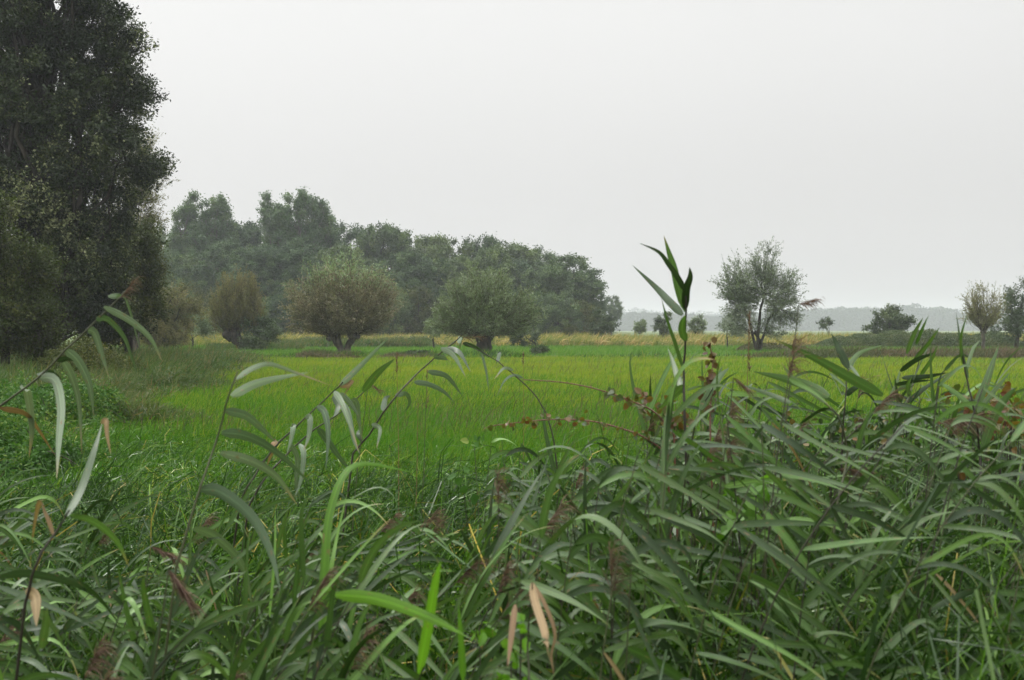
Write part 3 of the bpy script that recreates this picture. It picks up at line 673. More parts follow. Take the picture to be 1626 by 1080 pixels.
bush('small_tree', 1053, 112, [(1052, 518, 12, 12), (1052, 528, 12, 6), (1058, 505, 6, 6), (1046, 520, 6, 5)], 30, 37, 'shrub', 'small dark green tree just left of the tall foreground reed stem', leaf=(.2, .12))
bush('small_tree', 1107, 118, [(1107, 517, 13, 10), (1107, 528, 10, 5), (1110, 506, 6, 5)], 34, 38, 'willow_green', 'small pale round tree just right of the tall foreground reed stem', leaf=(.2, .1))
bush('low_shrub', 1155, 90, [(1150, 515, 14, 12), (1170, 525, 14, 10)], 26, 39, 'willow_grey', 'loose grey shrub at the left foot of the airy willow', leaf=(.16, .07))
bush('low_shrub', 850, 92, [(845, 532, 16, 8), (822, 530, 16, 12), (835, 544, 22, 6)], 40, 43, 'shrub', 'low dark shrub right of the short thick black willow trunk')
bush('low_shrub', 690, 88, [(690, 520, 20, 14), (700, 500, 12, 12)], 36, 44, 'willow_green', 'loose green shrub left of the short thick black willow trunk')

# --- far woods in the haze
def far_wood(name, d, xs, tops, seed, label):
    rng = np.random.default_rng(seed); N = 60000 if d > 300 else 30000; k_ = min(1, d / 500)
    px = rng.uniform(xs[0], xs[-1], N); top = np.interp(px, xs, tops)
    # lumpy crowns: bumps every ~12 m
    bw = 14.0 / d * FPX; ph = rng.random(4000) * .6 + .6; cell = (px / bw); ci = cell.astype(int); fr = cell - ci
    bump = np.sqrt(np.clip(1 - (2 * fr - 1) ** 2, 0, 1)) * ph[ci % 4000]
    Htop = ((523 - top) / FPX * d + 1.8); H = Htop * (.80 + .22 * bump)
    dep = rng.uniform(-18, 25, N) * (1 if d > 300 else .3); z = H * rng.random(N) ** .5
    z = np.minimum(z, H * (1 - np.abs(dep / 60) ** 2))
    p = np.stack([(px - 813) / FPX * d, d + dep, z], 1)
    a = Acc(); leaves(a, p, unit(rdir(rng, N) + [0, 0, .3]), rdir(rng, N), k_ * rng.uniform(1.2, 3, N), k_ * rng.uniform(1, 2, N), rng.random(N))
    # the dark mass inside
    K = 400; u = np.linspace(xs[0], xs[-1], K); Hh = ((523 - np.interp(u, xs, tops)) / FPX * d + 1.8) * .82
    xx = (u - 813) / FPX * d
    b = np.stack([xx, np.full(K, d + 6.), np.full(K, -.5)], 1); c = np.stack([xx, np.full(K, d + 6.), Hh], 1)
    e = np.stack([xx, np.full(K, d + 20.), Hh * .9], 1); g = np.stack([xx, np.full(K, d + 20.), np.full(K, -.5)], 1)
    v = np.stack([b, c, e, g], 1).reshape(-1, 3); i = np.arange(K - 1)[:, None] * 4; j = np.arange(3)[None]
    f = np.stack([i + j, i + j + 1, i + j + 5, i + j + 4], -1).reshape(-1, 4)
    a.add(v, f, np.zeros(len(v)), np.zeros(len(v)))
    tag(a.build(name, M['far'], smooth=False), label, 'woodland', kind='stuff')
far_wood('far_wood', 1700, [-700, 600, 900, 985, 1060, 1120, 1250, 1330, 1420, 1520, 1626, 2300], [490, 490, 489, 489, 492, 494, 493, 491, 488, 492, 488, 490], 51, 'faint wood on the horizon, farthest and palest')
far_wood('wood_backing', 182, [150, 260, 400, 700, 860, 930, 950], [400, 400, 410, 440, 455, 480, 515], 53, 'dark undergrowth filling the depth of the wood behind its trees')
far_wood('distant_wood', 1150, [960, 985, 1040, 1100, 1150, 1220, 1290, 1340, 1385, 1400, 1440, 1465, 1495, 1510, 1535, 1626, 1900],
         [505, 498, 496, 499, 503, 496, 491, 489, 487, 490, 482, 489, 486, 490, 500, 500, 496], 52, 'pale grey wood across the back behind the small shrubs')

# ------------------------------------------------------------------ meadow and ground cover
def blades(name, mat, n, dr, xr, h, w, seed, seg=2, droop=(.1, .5), lean=.3, label=None, mask=None, wind=(0.3, 0, 0), log=True, hfun=None, wscale=0.0, rpow=1.0, build=True, acc=None, twist=.6, base_z=0):
    """grass over depths dr; xr(d) gives left and right x"""
    rng = np.random.default_rng(seed)
    dd = np.exp(rng.uniform(math.log(dr[0]), math.log(dr[1]), n)) if log else rng.uniform(dr[0], dr[1], n)
    lo, hi = xr(dd); xx = lo + (hi - lo) * rng.random(n)
    hh = rng.uniform(h[0], h[1], n)
    if hfun is not None: hh = hh * hfun(xx, dd, rng)
    ww = rng.uniform(w[0], w[1], n) * (1 + wscale * dd)
    k = hh > .02
    if mask is not None: k &= mask(xx, dd, rng)
    xx, dd, hh, ww = xx[k], dd[k], hh[k], ww[k]; n = len(xx)
    p = np.stack([xx, dd, np.full(n, -.02) + base_z], 1)
    d0 = unit(np.stack([rng.normal(size=n) * lean + wind[0] * .3, rng.normal(size=n) * lean, np.ones(n)], 1))
    a = acc or Acc()
    ribbons(a, p, d0, hh, ww, rng.uniform(*droop, n), seg, rng.random(n) ** rpow, rng, wind=wind, twist=twist)
    if not build: return a
    o = a.build(name, M[mat], smooth=True); tag(o, label, 'grass', kind='stuff'); return o

def fan(m=.60, extra=2.0):
    return lambda d: (-(m * d + extra), m * d + extra)
def vnoise(x, y, s, seed=0):
    return (np.sin(x * s * 1.3 + seed) * np.cos(y * s * .9 - seed * 2) + np.sin(x * s * 2.7 - y * s * 1.9 + seed * 5) * .5 + np.sin(x * s * .7 + y * s * 3.1 + seed) * .5) / 2

blades('meadow_grass', 'meadow', 330000, (22, 64), fan(), (.12, .30), (.006, .010), 61, droop=(.1, .6), lean=.3, label='short yellow-green marsh grass covering the far part of the open meadow', wscale=.045,
       hfun=lambda x, y, r: 1 + .4 * vnoise(x, y, .5, 2) + .2 * vnoise(x, y, 2.1, 4), mask=lambda x, y, r: r.random(len(x)) < (y - 20) / 12)
blades('meadow_grass', 'meadow_green', 230000, (8, 36), fan(), (.14, .36), (.005, .008), 261, droop=(.1, .6), lean=.3, label='deeper green marsh grass on the near side of the open meadow', wscale=.04,
       hfun=lambda x, y, r: 1 + .45 * vnoise(x, y, .8, 2) + .2 * vnoise(x, y, 2.9, 4), mask=lambda x, y, r: r.random(len(x)) < (38 - y) / 14)
blades('meadow_tufts', 'rough_reed', 20000, (14, 62), fan(), (.3, .6), (.008, .012), 62, lean=.3, label='scattered darker rush tufts standing in the meadow', wscale=.03,
       mask=lambda x, y, r: vnoise(x, y, .8, 7) + .4 * vnoise(x, y, 3.1, 5) > .8)
blades('meadow_seed_heads', 'weed', 9000, (14, 60), fan(), (.35, .6), (.006, .01), 262, lean=.2, label='reddish-brown seed stalks sprinkled over the meadow', wscale=.03, droop=(.1, .5),
       mask=lambda x, y, r: vnoise(x, y, .3, 17) > .0)
blades('strip_grass', 'meadow_far', 60000, (66, 102), fan(.6, 3), (.3, .5), (.03, .05), 63, label='bright green grass strip behind the willows', log=False)
# edge between meadow and strip: darker sedge line and brown weeds
blades('ditch_sedge', 'lush', 26000, (61.5, 65), fan(.56, 2), (.3, .7), (.03, .05), 64, label='dark sedge along the ditch at the far side of the meadow', log=False,
       hfun=lambda x, y, r: np.clip(.65 + .8 * vnoise(x, y * 0, .5, 3), .15, 1.2), mask=lambda x, y, r: (x < X(930, 63)) | (r.random(len(x)) < .25))
blades('brown_weeds', 'weed', 26000, (60.5, 66), lambda d: (X(1175, d) + 0 * d, X(1750, d)), (.5, 1.0), (.03, .06), 65, seg=2, lean=.35, droop=(.1, .9), log=False,
       label='low brown weeds along the ditch on the right', hfun=lambda x, y, r: np.clip((x - 12) / 8, .25, .9) + .2 * vnoise(x, y, 1., 4))
blades('brown_weeds', 'weed', 9000, (61, 66), lambda d: (X(470, d) + 0 * d, X(700, d)), (.4, .8), (.03, .06), 66, lean=.4, droop=(.1, .9), log=False, label='low reddish-brown weeds around the feet of the middle willows',
       hfun=lambda x, y, r: np.clip(.6 + .7 * vnoise(x, y * 0, .9, 9), .1, 1.1))
blades('dry_reeds', 'dry', 100000, (100, 125), lambda d: (X(250, d) - 5, X(1800, d)), (.8, 1.85), (.07, .14), 67, seg=2, lean=.3, droop=(.1, .8), log=False, wind=(.8, 0, 0),
       label='band of tan and yellow dry reeds across the far side of the marsh', hfun=lambda x, y, r: .95 + .22 * vnoise(x, y * .3, .35, 5))
blades('green_reeds', 'rough_reed', 26000, (92, 99), lambda d: (X(420, d), X(680, d)), (.8, 1.3), (.05, .09), 68, lean=.3, droop=(.1, .9), log=False,
       label='dull green reeds between the broom-shaped willow and the round willow', hfun=lambda x, y, r: .9 + .3 * vnoise(x, y, .5, 6))
blades('green_reeds', 'rough_reed', 9000, (82, 88), lambda d: (X(330, d), X(480, d)), (.5, .8), (.04, .07), 69, lean=.25, log=False, label='dark green rushes at the foot of the broom-shaped willow')

# bramble hedges: mounds of small leaves over a core of stems
def mound(name, mat, px0, px1, d, h_px, depth, n, seed, label, leaf=.12, bumps=.4, cat='hedge'):
    rng = np.random.default_rng(seed); s = d / FPX
    u = rng.random(n); x = X(px0, d) + u * (px1 - px0) * s; H = h_px * s * (1 - bumps + bumps * (.6 * vnoise(x, 0 * x, .45, seed) + .5 * vnoise(x, 0 * x, 1.6, seed + 1)) + bumps) * np.clip(np.minimum(u, 1 - u) * 7, .25, 1)
    v = rng.uniform(-1, 1, n); r = np.sqrt(np.clip(1 - v ** 2, 0, 1)); z = H * r * rng.uniform(.55, 1.08, n) ** .8
    lowk = rng.random(n) < .35; z = np.where(lowk, z * rng.random(n), z)
    p = np.stack([x, d + v * depth, z], 1); root = empty(name, (0, 0, 0)); p0 = np.array([X((px0 + px1) / 2, d), d, 0]); root.location = p0
    a = Acc(); leaves(a, p - p0, unit(rdir(rng, n) + [0, 0, -.2]), unit(rdir(rng, n) * .9 + np.stack([0 * v, v * .5, .5 + 0 * v], 1)), leaf * rng.uniform(.5, 1.3, n), leaf * .55 * rng.uniform(.6, 1.3, n), np.clip(.35 * (vnoise(x, z, 1.5, 3) + .6) + .6 * rng.random(n), 0, 1))
    a.build('foliage', M[mat], root, smooth=False)
    if cat == 'plant' and n > 5000:
        q_ = rng.integers(0, n, 160); b0 = (p - p0)[q_]; hh = rng.uniform(.1, .35, 160); kk = 26
        pk = np.repeat(b0, kk, 0) + np.stack([rng.normal(size=160 * kk) * .03, rng.normal(size=160 * kk) * .03, np.tile(np.linspace(0, 1, kk), 160) * np.repeat(hh, kk)], 1)
        a2 = Acc(); leaves(a2, pk, unit(rdir(rng, len(pk)) + [0, 0, .1]), unit(rdir(rng, len(pk)) * .6 + [0, 0, .6]), leaf * rng.uniform(.5, 1, len(pk)), leaf * .4, np.clip(.3 + .6 * rng.random(len(pk)), 0, 1)); a2.build('shoots', M[mat], root, smooth=False)
    m_ = max(60, n // 150); i = rng.integers(0, n, m_); top = (p - p0)[i]; st = top.copy(); st[:, 2] = -.05; st[:, 0] += rng.normal(size=m_) * .5 * min(1, h_px * s)
    mid = (top + st) / 2; mid[:, 2] += top[:, 2] * .4; uu = np.linspace(0, 1, 6)[None, :, None]
    c = (1 - uu) ** 2 * st[:, None] + 2 * uu * (1 - uu) * mid[:, None] + uu ** 2 * top[:, None]
    b = Acc(); tubes(b, c, np.full((m_, 6), .012 * max(.5, leaf / .2)), 4, rng.random(m_)); b.build('stems', M['bark_dark'], root)
    tag(root, label, cat); return root
mound('bramble_hedge', 'hedge', 1285, 1640, 94, 24, 2.5, 110000, 71, 'long low dark bramble hedge on the right below the round shrub')
mound('bramble_mound', 'weed', 1165, 1290, 80, 12, 1.5, 7000, 72, 'low brown bramble mound around the foot of the airy willow', cat='bush')
mound('bramble_mound', 'hedge', 470, 560, 98, 18, 2, 6000, 73, 'dark bramble mound behind the fork of the round willow', cat='bush')
mound('bramble_mound', 'hedge', 590, 700, 96, 16, 2, 6000, 74, 'dark bramble mound between the two middle willows', cat='bush')
bush('low_shrub', 852, 66, [(852, 561, 12, 5), (862, 558, 8, 5)], 16, 75, 'shrub', 'small dark clump of leaves right of the short thick black willow trunk', leaf=(.1, .05), twl=.3, cat='plant', tr=.02)
mound('sedge_clump', 'shrub', 640, 690, 66, 10, .7, 2000, 76, 'small green clump left of the short thick black willow trunk', leaf=.15, cat='plant')

# rough reed margin on the left
margin = lambda d: (-(.56 * d + 1), X(np.interp(d, [19, 30, 45, 62], [250, 330, 400, 440]), d) + 1.2 * vnoise(d, d * 0, .45, 3))
blades('reed_margin', 'rough_reed', 150000, (19, 62), margin, (.5, 1.25), (.008, .016), 77, seg=3, lean=.3, droop=(.1, 1.2),
       label='rough brown-green reeds running along the left edge of the meadow', wscale=.05, hfun=lambda x, y, r: np.clip(.9 + .22 * vnoise(x, y, .7, 8) + .2 * vnoise(x, y, 2.3, 9), .5, 1.3) * np.clip((y - 12) / 12, .4, 1) * np.clip((margin(y)[1] - x) / (.05 * y), .5, 1), rpow=1.2,
       mask=lambda x, y, r: r.random(len(x)) < np.clip((margin(y)[1] - x) / (.05 * y), .2, 1))
mound('nettle_patch', 'nettle', -60, 165, 18, 70, 2.4, 22000, 78, 'leafy nettle patch at the left edge below the dark trees', leaf=.085, cat='plant', bumps=.75)
mound('nettle_patch', 'olive_leaf', 70, 230, 29, 66, 2.0, 20000, 79, 'brownish leafy weeds behind the nettle patch on the left', leaf=.09, cat='plant', bumps=.7)

mound('weed_patch', 'nettle', -60, 110, 11.5, 90, 1.2, 12000, 178, 'leafy green weeds low at the left edge in front of the nettle patch', leaf=.06, cat='plant', bumps=.8)
# lush near grass
def lush_far(x):                       # the lush grass reaches farther out on the left
    return np.interp(x / 10, [-1.0, -.2, .3], [24, 16, 14])
blades('lush_grass', 'lush', 190000, (6, 26), fan(.58, 1.5), (.32, .72), (.007, .012), 81, seg=4, lean=.4, droop=(.3, 1.8), wind=(.5, 0, 0), wscale=.02,
       rpow=1.4, label='lush glossy green grass between the reeds and the meadow', hfun=lambda x, y, r: np.clip(.75 + .4 * vnoise(x, y, 1.3, 11) + .3 * vnoise(x, y, 3.3, 12), .25, 1.5) * np.clip((lush_far(x) + 3 - y) / 8, .35, 1),
       mask=lambda x, y, r: r.random(len(x)) < np.clip((lush_far(x) - y) / 6, 0, 1))

def canopy(x, y):
    """height of the tall vegetation near the camera"""
    px = x / y * FPX + 813
    side = np.interp(px, [0, 300, 700, 900, 1040, 1300, 1626], [.88, .86, .94, 1.02, 1.2, 1.27, 1.24])
    far = np.interp(y, [1.3, 2.5, 4, 5.5, 7, 9, 11], [1.06, 1.04, 1, .98, .9, .75, .5])
    return side * far
# sedge tussocks: fountains of arching blades
def tussocks(name, mat, n, dr, seed, per, L, W, label, mask=None):
    rng = np.random.default_rng(seed); dd = np.exp(rng.uniform(math.log(dr[0]), math.log(dr[1]), n)); xx = rng.uniform(-1, 1, n) * (.56 * dd + .5)
    if mask is not None:
        k = mask(xx, dd, rng); xx, dd = xx[k], dd[k]; n = len(xx)
    N = n * per; ii = np.repeat(np.arange(n), per); ph = rng.random(N) * 6.28; r = rng.random(N) * .1
    p = np.stack([xx[ii] + np.cos(ph) * r, dd[ii] + np.sin(ph) * r, np.full(N, -.02)], 1)
    sp = rng.uniform(.1, .8, N); d0 = unit(np.stack([np.cos(ph) * sp + .15, np.sin(ph) * sp, np.ones(N)], 1))
    h = (canopy(xx, dd) * rng.uniform(.62, 1.08, n))[ii] * rng.uniform(L[0], L[1], N)
    col = np.clip(rng.random(n)[ii] * .5 + rng.random(N) ** 2 * .5, 0, 1); col = np.where(rng.random(N) < .03, rng.uniform(.94, 1, N), np.minimum(col, .93))
    face = unit(np.stack([-np.sin(ph), np.cos(ph), 0 * ph], 1)); face = np.cross(face, [0, 0, 1.])
    a = Acc(); ribbons(a, p, d0, h, rng.uniform(W[0], W[1], N), rng.uniform(.4, 1.6, N), 7, col, rng, wind=(.35, 0, 0), twist=.8, face=face)
    tag(a.build(name, M[mat]), label, 'grass', kind='stuff')
tussocks('sedge_tussocks', 'tall', 560, (2.6, 10), 82, 60, (.9, 1.7), (.008, .015), 'tussocks of long glossy arching sedge blades in the near foreground')
tussocks('sedge_tussocks', 'lush', 420, (3, 13), 84, 60, (.7, 1.4), (.006, .011), 'brighter fine-bladed grass tussocks between the sedge and the reeds', mask=lambda x, y, r: vnoise(x, y, 1.1, 21) > -.25)
blades('tall_grass', 'tall', 26000, (1.5, 7), fan(.56, .5), (.85, 1.4), (.007, .016), 86, seg=7, lean=.5, droop=(.3, 1.6), wind=(.35, 0, 0), rpow=1.7,
       label='loose tall grass blades filling the near foreground', hfun=lambda x, y, r: canopy(x, y) * np.clip(.9 + .35 * vnoise(x, y, 2.6, 13), .35, 1.35))
blades('fine_grass', 'lush', 17000, (2.2, 9), fan(.56, .5), (.7, 1.3), (.003, .006), 83, seg=6, lean=.45, droop=(.2, 1.6), wind=(.2, 0, 0),
       label='fine bright green grass woven through the tall reeds', hfun=lambda x, y, r: canopy(x, y) * np.clip(.85 + .4 * vnoise(x, y, 3.1, 23), .3, 1.3))

blades('young_grass', 'bright', 260, (2.1, 5.5), fan(.54, .3), (.95, 1.35), (.006, .012), 87, seg=7, lean=.22, droop=(.02, .7), wind=(.3, 0, 0), label='scattered bright green young blades standing up through the reeds', hfun=lambda x, y, r: canopy(x, y))
blades('withered_blades', 'tan', 420, (2.1, 7), fan(.54, .3), (.85, 1.3), (.004, .009), 88, seg=8, lean=.5, droop=(.3, 2.2), wind=(.3, 0, 0), label='thin withered tan blades scattered through the reeds', hfun=lambda x, y, r: canopy(x, y), twist=1.5)
# ------------------------------------------------------------------ reeds
WIND = np.array([1., 0, 0])
def plume_mesh(a, p, d, L, rng, n=70):
    ang = .5 * rng.random(n); pp = p + d * (L * rng.random(n))[:, None] * .7
    dd = unit(d + rdir(rng, n) * .6 + np.array([.25, 0, -.1]))
    ribbons(a, pp, dd, L * rng.uniform(.2, .6, n), rng.uniform(.0012, .0028, n), rng.uniform(.3, 1.8, n), 6, rng.random(n), rng, wind=(.3, 0, 0), twist=2)
    ribbons(a, p[None], d[None], [L], [.002], [.4], 6, [.2], rng, wind=(.3, 0, 0))

def catmull(pts, n):
    p = np.asarray(pts, float); q = np.vstack([2 * p[0] - p[1], p, 2 * p[-1] - p[-2]]); out = []
    for t in np.linspace(0, len(p) - 1 - 1e-6, n):
        i = int(t); u = t - i; a, b, c, d_ = q[i:i + 4]
        out.append(.5 * (2 * b + (c - a) * u + (2 * a - 5 * b + 4 * c - d_) * u * u + (3 * b - a - 3 * c + d_) * u ** 3))
    return np.array(out)

def hero_reed(name, label, d, stem, leaves_, seed, stem_w=5, mat='reed_pale', stem_mat='stem', plume=None, cat='reed', group=None, plume_n=45):
    """stem: photo points with the root last/first; leaves_: list of (points, width_px[, material[, twist]])"""
    rng = np.random.default_rng(seed); s = d / FPX
    basep = P(*stem[0], d); bx = basep[0] - (0.0 if len(stem) < 2 else .15 * np.sign(stem[1][0] - stem[0][0]))
    root = empty(name, (bx, d, 0)); o0 = np.array([bx, d, 0])
    pts = catmull([P(a, b, d + rng.uniform(-.05, .05)) for a, b in stem], 16)
    pts[:, [0, 2]] += rng.normal(size=(16, 2)) * .5 * s      # slight bends at the nodes
    pts = np.vstack([o0, pts])                       # down to the ground
    a = Acc(); rad = np.linspace(stem_w * s * .42, stem_w * s * .22, len(pts)); tubes(a, (pts - o0)[None], rad[None], 8, [rng.random()]); a.build('stem', M[stem_mat], root)
    for lf in leaves_:
        q, w = lf[0], lf[1]; mt = lf[2] if len(lf) > 2 else mat; tw = lf[3] if len(lf) > 3 else rng.uniform(-.35, .35)
        n = 16; slope = rng.uniform(-.18, .18) * len(q) * .5
        dep = d + np.linspace(0, slope, len(q))
        pp = catmull([P(x_, y_, dd_) for (x_, y_), dd_ in zip(q, dep)], n)
        T = unit(np.gradient(pp, axis=0)); S = unit(np.cross(T, np.array([0, 1., 0]))); Nn = np.cross(S, T)
        ang = tw + np.linspace(0, rng.uniform(-.6, .6), n)
        S2 = S * np.cos(ang)[:, None] + Nn * np.sin(ang)[:, None]; N2 = np.cross(S2, T)
        ww = profile('reed', np.linspace(0, 1, n))[None, :, None] * w * s * .5
        a = Acc(); strip(a, (pp - o0)[None], S2[None], N2[None], ww, [rng.random()], .22); a.build('leaf', M[mt], root)
    if plume:
        for (px, py), L, (dx, dz) in plume:
            a = Acc(); plume_mesh(a, P(px, py, d) - o0, unit(np.array([dx, 0, dz])), L, rng, plume_n); a.build('plume', M['plume'], root)
    tag(root, label, cat, group); return root

hero_reed('reed', 'reed leaning up-right at the far left with a row of hanging flag-like leaves', 3.4, [(-60, 700), (0, 645), (60, 600), (125, 535), (185, 478), (200, 462)],
 [([(172, 471), (195, 472), (206, 495), (224, 562)], 9), ([(165, 487), (205, 508), (238, 536), (258, 575)], 11), ([(153, 506), (172, 509), (196, 536), (209, 570), (221, 603)], 13),
  ([(140, 524), (150, 530), (160, 560), (173, 600)], 14), ([(104, 555), (125, 575), (142, 612), (149, 662)], 14), ([(98, 570), (114, 600), (125, 642), (130, 722)], 13),
  ([(62, 600), (86, 604), (96, 645), (93, 700), (90, 760)], 16), ([(33, 617), (43, 624), (50, 680), (46, 727)], 14), ([(0, 648), (40, 658), (62, 685), (88, 724)], 10, 'tan'),
  ([(60, 596), (80, 592), (100, 604)], 11, 'reed_dark'), ([(92, 573), (105, 570), (118, 574)], 10, 'reed_dark')], 501, stem_w=5,
 plume=[((190, 474), .11, (.5, .6))])
hero_reed('reed', 'blurred reed left of centre with a broad green leaf pointing right over the meadow', 2.6, [(280, 900), (318, 775), (345, 695), (365, 622), (378, 590)],
 [([(375, 602), (400, 585), (428, 578), (465, 590), (525, 612)], 9), ([(368, 629), (400, 611), (440, 600), (492, 591)], 17, 'reed_green', .3), ([(358, 652), (390, 660), (415, 680), (440, 704)], 14),
  ([(352, 687), (385, 691), (420, 706), (458, 734), (500, 776)], 16), ([(350, 719), (400, 733), (440, 758), (472, 802)], 15), ([(318, 778), (350, 782), (400, 822), (430, 880), (445, 940)], 20),
  ([(308, 838), (345, 856), (385, 900), (402, 970)], 18)], 502, stem_w=5)
hero_reed('reed', 'upper of two dark leaning reed stems, top leaf pointing at the round willow', 4.2, [(380, 800), (392, 775), (430, 718), (480, 668), (528, 623), (545, 608)],
 [([(540, 612), (575, 578), (616, 537)], 10, 'reed_green'), ([(428, 716), (438, 700), (430, 722), (424, 740)], 9, 'tan'), ([(462, 690), (466, 676), (462, 700), (455, 722)], 9), ([(485, 664), (492, 664), (490, 692), (482, 716)], 10),
  ([(503, 646), (515, 655), (521, 690), (517, 748)], 11), ([(530, 622), (540, 636), (552, 665), (570, 718)], 11), ([(538, 612), (552, 612), (560, 604), (545, 630)], 8, 'tan'), ([(462, 705), (472, 730), (470, 770), (478, 800)], 9)], 503, stem_w=4, stem_mat='stem_dark')
hero_reed('reed', 'lower of two dark parallel leaning reed stems left of the tan dry stalk', 4.4, [(395, 805), (420, 760), (455, 722), (500, 682), (548, 650), (578, 622)],
 [([(576, 622), (600, 592), (628, 569)], 12, 'reed_green'), ([(528, 630), (536, 642), (534, 655), (529, 662)], 12, 'reed_dark'), ([(542, 640), (552, 655), (562, 700), (572, 722)], 10), ([(558, 634), (566, 640), (570, 668), (575, 700)], 9),
  ([(505, 680), (520, 700), (540, 728), (560, 752)], 11), ([(475, 705), (482, 720), (478, 760), (468, 790)], 9), ([(540, 624), (556, 640), (570, 662)], 9)], 504, stem_w=4, stem_mat='stem_dark')
hero_reed('reed', 'reed stem leaning right with red plume in front of the thick-trunked willow', 4.8, [(560, 720), (585, 690), (620, 640), (668, 588), (700, 561), (735, 532)],
 [([(700, 553), (720, 565), (740, 600)], 9), ([(710, 552), (730, 560), (748, 592)], 9, 'reed_dark'), ([(680, 590), (710, 598), (735, 630)], 9), ([(658, 607), (680, 610), (705, 622), (722, 640)], 9),
  ([(628, 628), (645, 626), (650, 640), (643, 655)], 8), ([(608, 652), (612, 634), (620, 628)], 9, 'reed_dark'), ([(590, 674), (603, 682), (598, 712)], 8), ([(728, 545), (732, 535), (729, 560)], 7), ([(575, 700), (568, 690), (572, 680)], 8, 'reed_dark'),
  ([(690, 566), (703, 568), (712, 572)], 9)], 505, stem_w=4, stem_mat='stem_dark', plume=[((733, 536), .14, (.9, .05))], plume_n=22)
hero_reed('reed', 'thin reed stem arching up to the left from the lower bramble shoot', 4.8, [(880, 700), (866, 655), (845, 622), (812, 592), (780, 568), (738, 545)],
 [([(735, 545), (755, 552), (775, 566)], 7, 'reed_dark'), ([(790, 575), (793, 560), (788, 578)], 6, 'reed_dark'), ([(815, 588), (800, 585), (785, 602)], 5), ([(830, 600), (815, 596), (800, 606), (788, 632)], 5), ([(765, 562), (772, 590), (776, 620)], 4)],
 506, stem_w=3, stem_mat='stem_dark')
hero_reed('reed', 'tallest reed standing upright against the sky with five dark upward leaves', 3.6, [(1090, 740), (1087, 660), (1086, 600), (1088, 540), (1089, 480), (1087, 460)],
 [([(1084, 500), (1062, 478), (1040, 455), (1004, 421)], 13, 'reed_dark', .2), ([(1090, 465), (1076, 440), (1062, 420), (1046, 400), (1015, 386)], 9, 'reed_dark', .1), ([(1089, 495), (1078, 460), (1070, 425), (1062, 400), (1054, 374)], 13, 'reed', .2),
  ([(1088, 492), (1090, 460), (1096, 440), (1095, 424)], 12, 'reed_dark', .2), ([(1089, 542), (1083, 524), (1085, 508), (1088, 500)], 12, 'reed_green', .4), ([(1084, 585), (1072, 545), (1060, 510), (1050, 473)], 6, 'reed'),
  ([(1086, 624), (1076, 600), (1068, 575), (1060, 552)], 11, 'reed_green', .3), ([(1086, 612), (1070, 628), (1058, 640), (1045, 652)], 14, 'reed_green', .2), ([(1090, 620), (1105, 615), (1120, 612)], 4, 'reed')],
 507, stem_w=5.5, stem_mat='stem_dark')
hero_reed('reed', 'yellow-green reed leaf pair rising right of the tall upright reed', 3.4, [(1090, 740), (1105, 668), (1118, 640), (1135, 612)],
 [([(1112, 650), (1130, 618), (1148, 580)], 13, 'reed_green'), ([(1130, 620), (1145, 596), (1158, 584)], 10, 'reed_green')], 508, stem_w=4)
hero_reed('reed', 'reed right of the airy willow with two long broad leaves pointing left', 2.9, [(1330, 800), (1345, 720), (1330, 660), (1310, 640)],
 [([(1402, 628), (1350, 600), (1300, 572), (1228, 538)], 17, 'reed', .25), ([(1316, 630), (1280, 612), (1240, 600), (1196, 590)], 17, 'reed_green', .2), ([(1310, 640), (1260, 600), (1240, 575)], 6), ([(1255, 640), (1220, 625), (1175, 610)], 9, 'reed')], 509)
hero_reed('reed', 'slender dark reed on the right with a fork of two narrow dark leaves', 4.0, [(1336, 780), (1338, 700), (1342, 640), (1347, 585)],
 [([(1347, 585), (1335, 560), (1328, 545), (1320, 530)], 12, 'reed_dark', .2), ([(1347, 588), (1356, 570), (1370, 558), (1402, 548)], 9, 'reed_green', .2), ([(1350, 580), (1362, 596), (1370, 612)], 5), ([(1342, 628), (1358, 616), (1372, 612)], 9, 'reed_dark')], 510, stem_w=4, stem_mat='stem_dark')
hero_reed('reed', 'leafy reed leaning right below the dark round shrub with many upward blades', 4.6, [(1395, 760), (1420, 700), (1440, 640), (1455, 590), (1465, 545)],
 [([(1440, 562), (1452, 530), (1466, 504)], 8, 'reed_green'), ([(1455, 548), (1466, 520), (1475, 500)], 7, 'reed_green'), ([(1450, 575), (1475, 545), (1492, 520)], 7, 'reed_green'), ([(1430, 590), (1455, 572), (1485, 560)], 9, 'reed_dark'), ([(1432, 600), (1470, 598), (1505, 592)], 8, 'reed_dark'),
  ([(1425, 620), (1460, 600), (1480, 570)], 8, 'reed_green'), ([(1420, 612), (1450, 606), (1480, 604)], 7, 'reed_dark'), ([(1440, 640), (1470, 615), (1510, 590)], 8, 'reed'), ([(1445, 630), (1442, 612), (1448, 598)], 8, 'reed_green'), ([(1400, 660), (1420, 620), (1430, 585)], 8, 'reed_green'),
  ([(1400, 640), (1430, 630), (1462, 640)], 8, 'reed_dark'), ([(1460, 600), (1480, 570), (1488, 550)], 8, 'reed_green')], 511, stem_w=4)
hero_reed('reed', 'reed near the right edge spreading two broad upright blades', 3.8, [(1560, 790), (1555, 710), (1548, 655), (1535, 600), (1528, 560)],
 [([(1548, 650), (1565, 610), (1575, 580), (1586, 548)], 12, 'reed_green', .2), ([(1552, 655), (1580, 620), (1605, 590)], 9, 'reed_green', .2), ([(1560, 715), (1580, 660), (1600, 630), (1616, 614)], 15, 'reed_green', .2), ([(1538, 600), (1528, 560), (1518, 495)], 5),
  ([(1548, 652), (1525, 630), (1500, 612), (1488, 616)], 9, 'reed'), ([(1530, 580), (1526, 540), (1535, 500)], 6, 'reed_green'), ([(1534, 590), (1545, 555), (1556, 540)], 6, 'reed_green')], 512, stem_w=5, stem_mat='stem_dark')
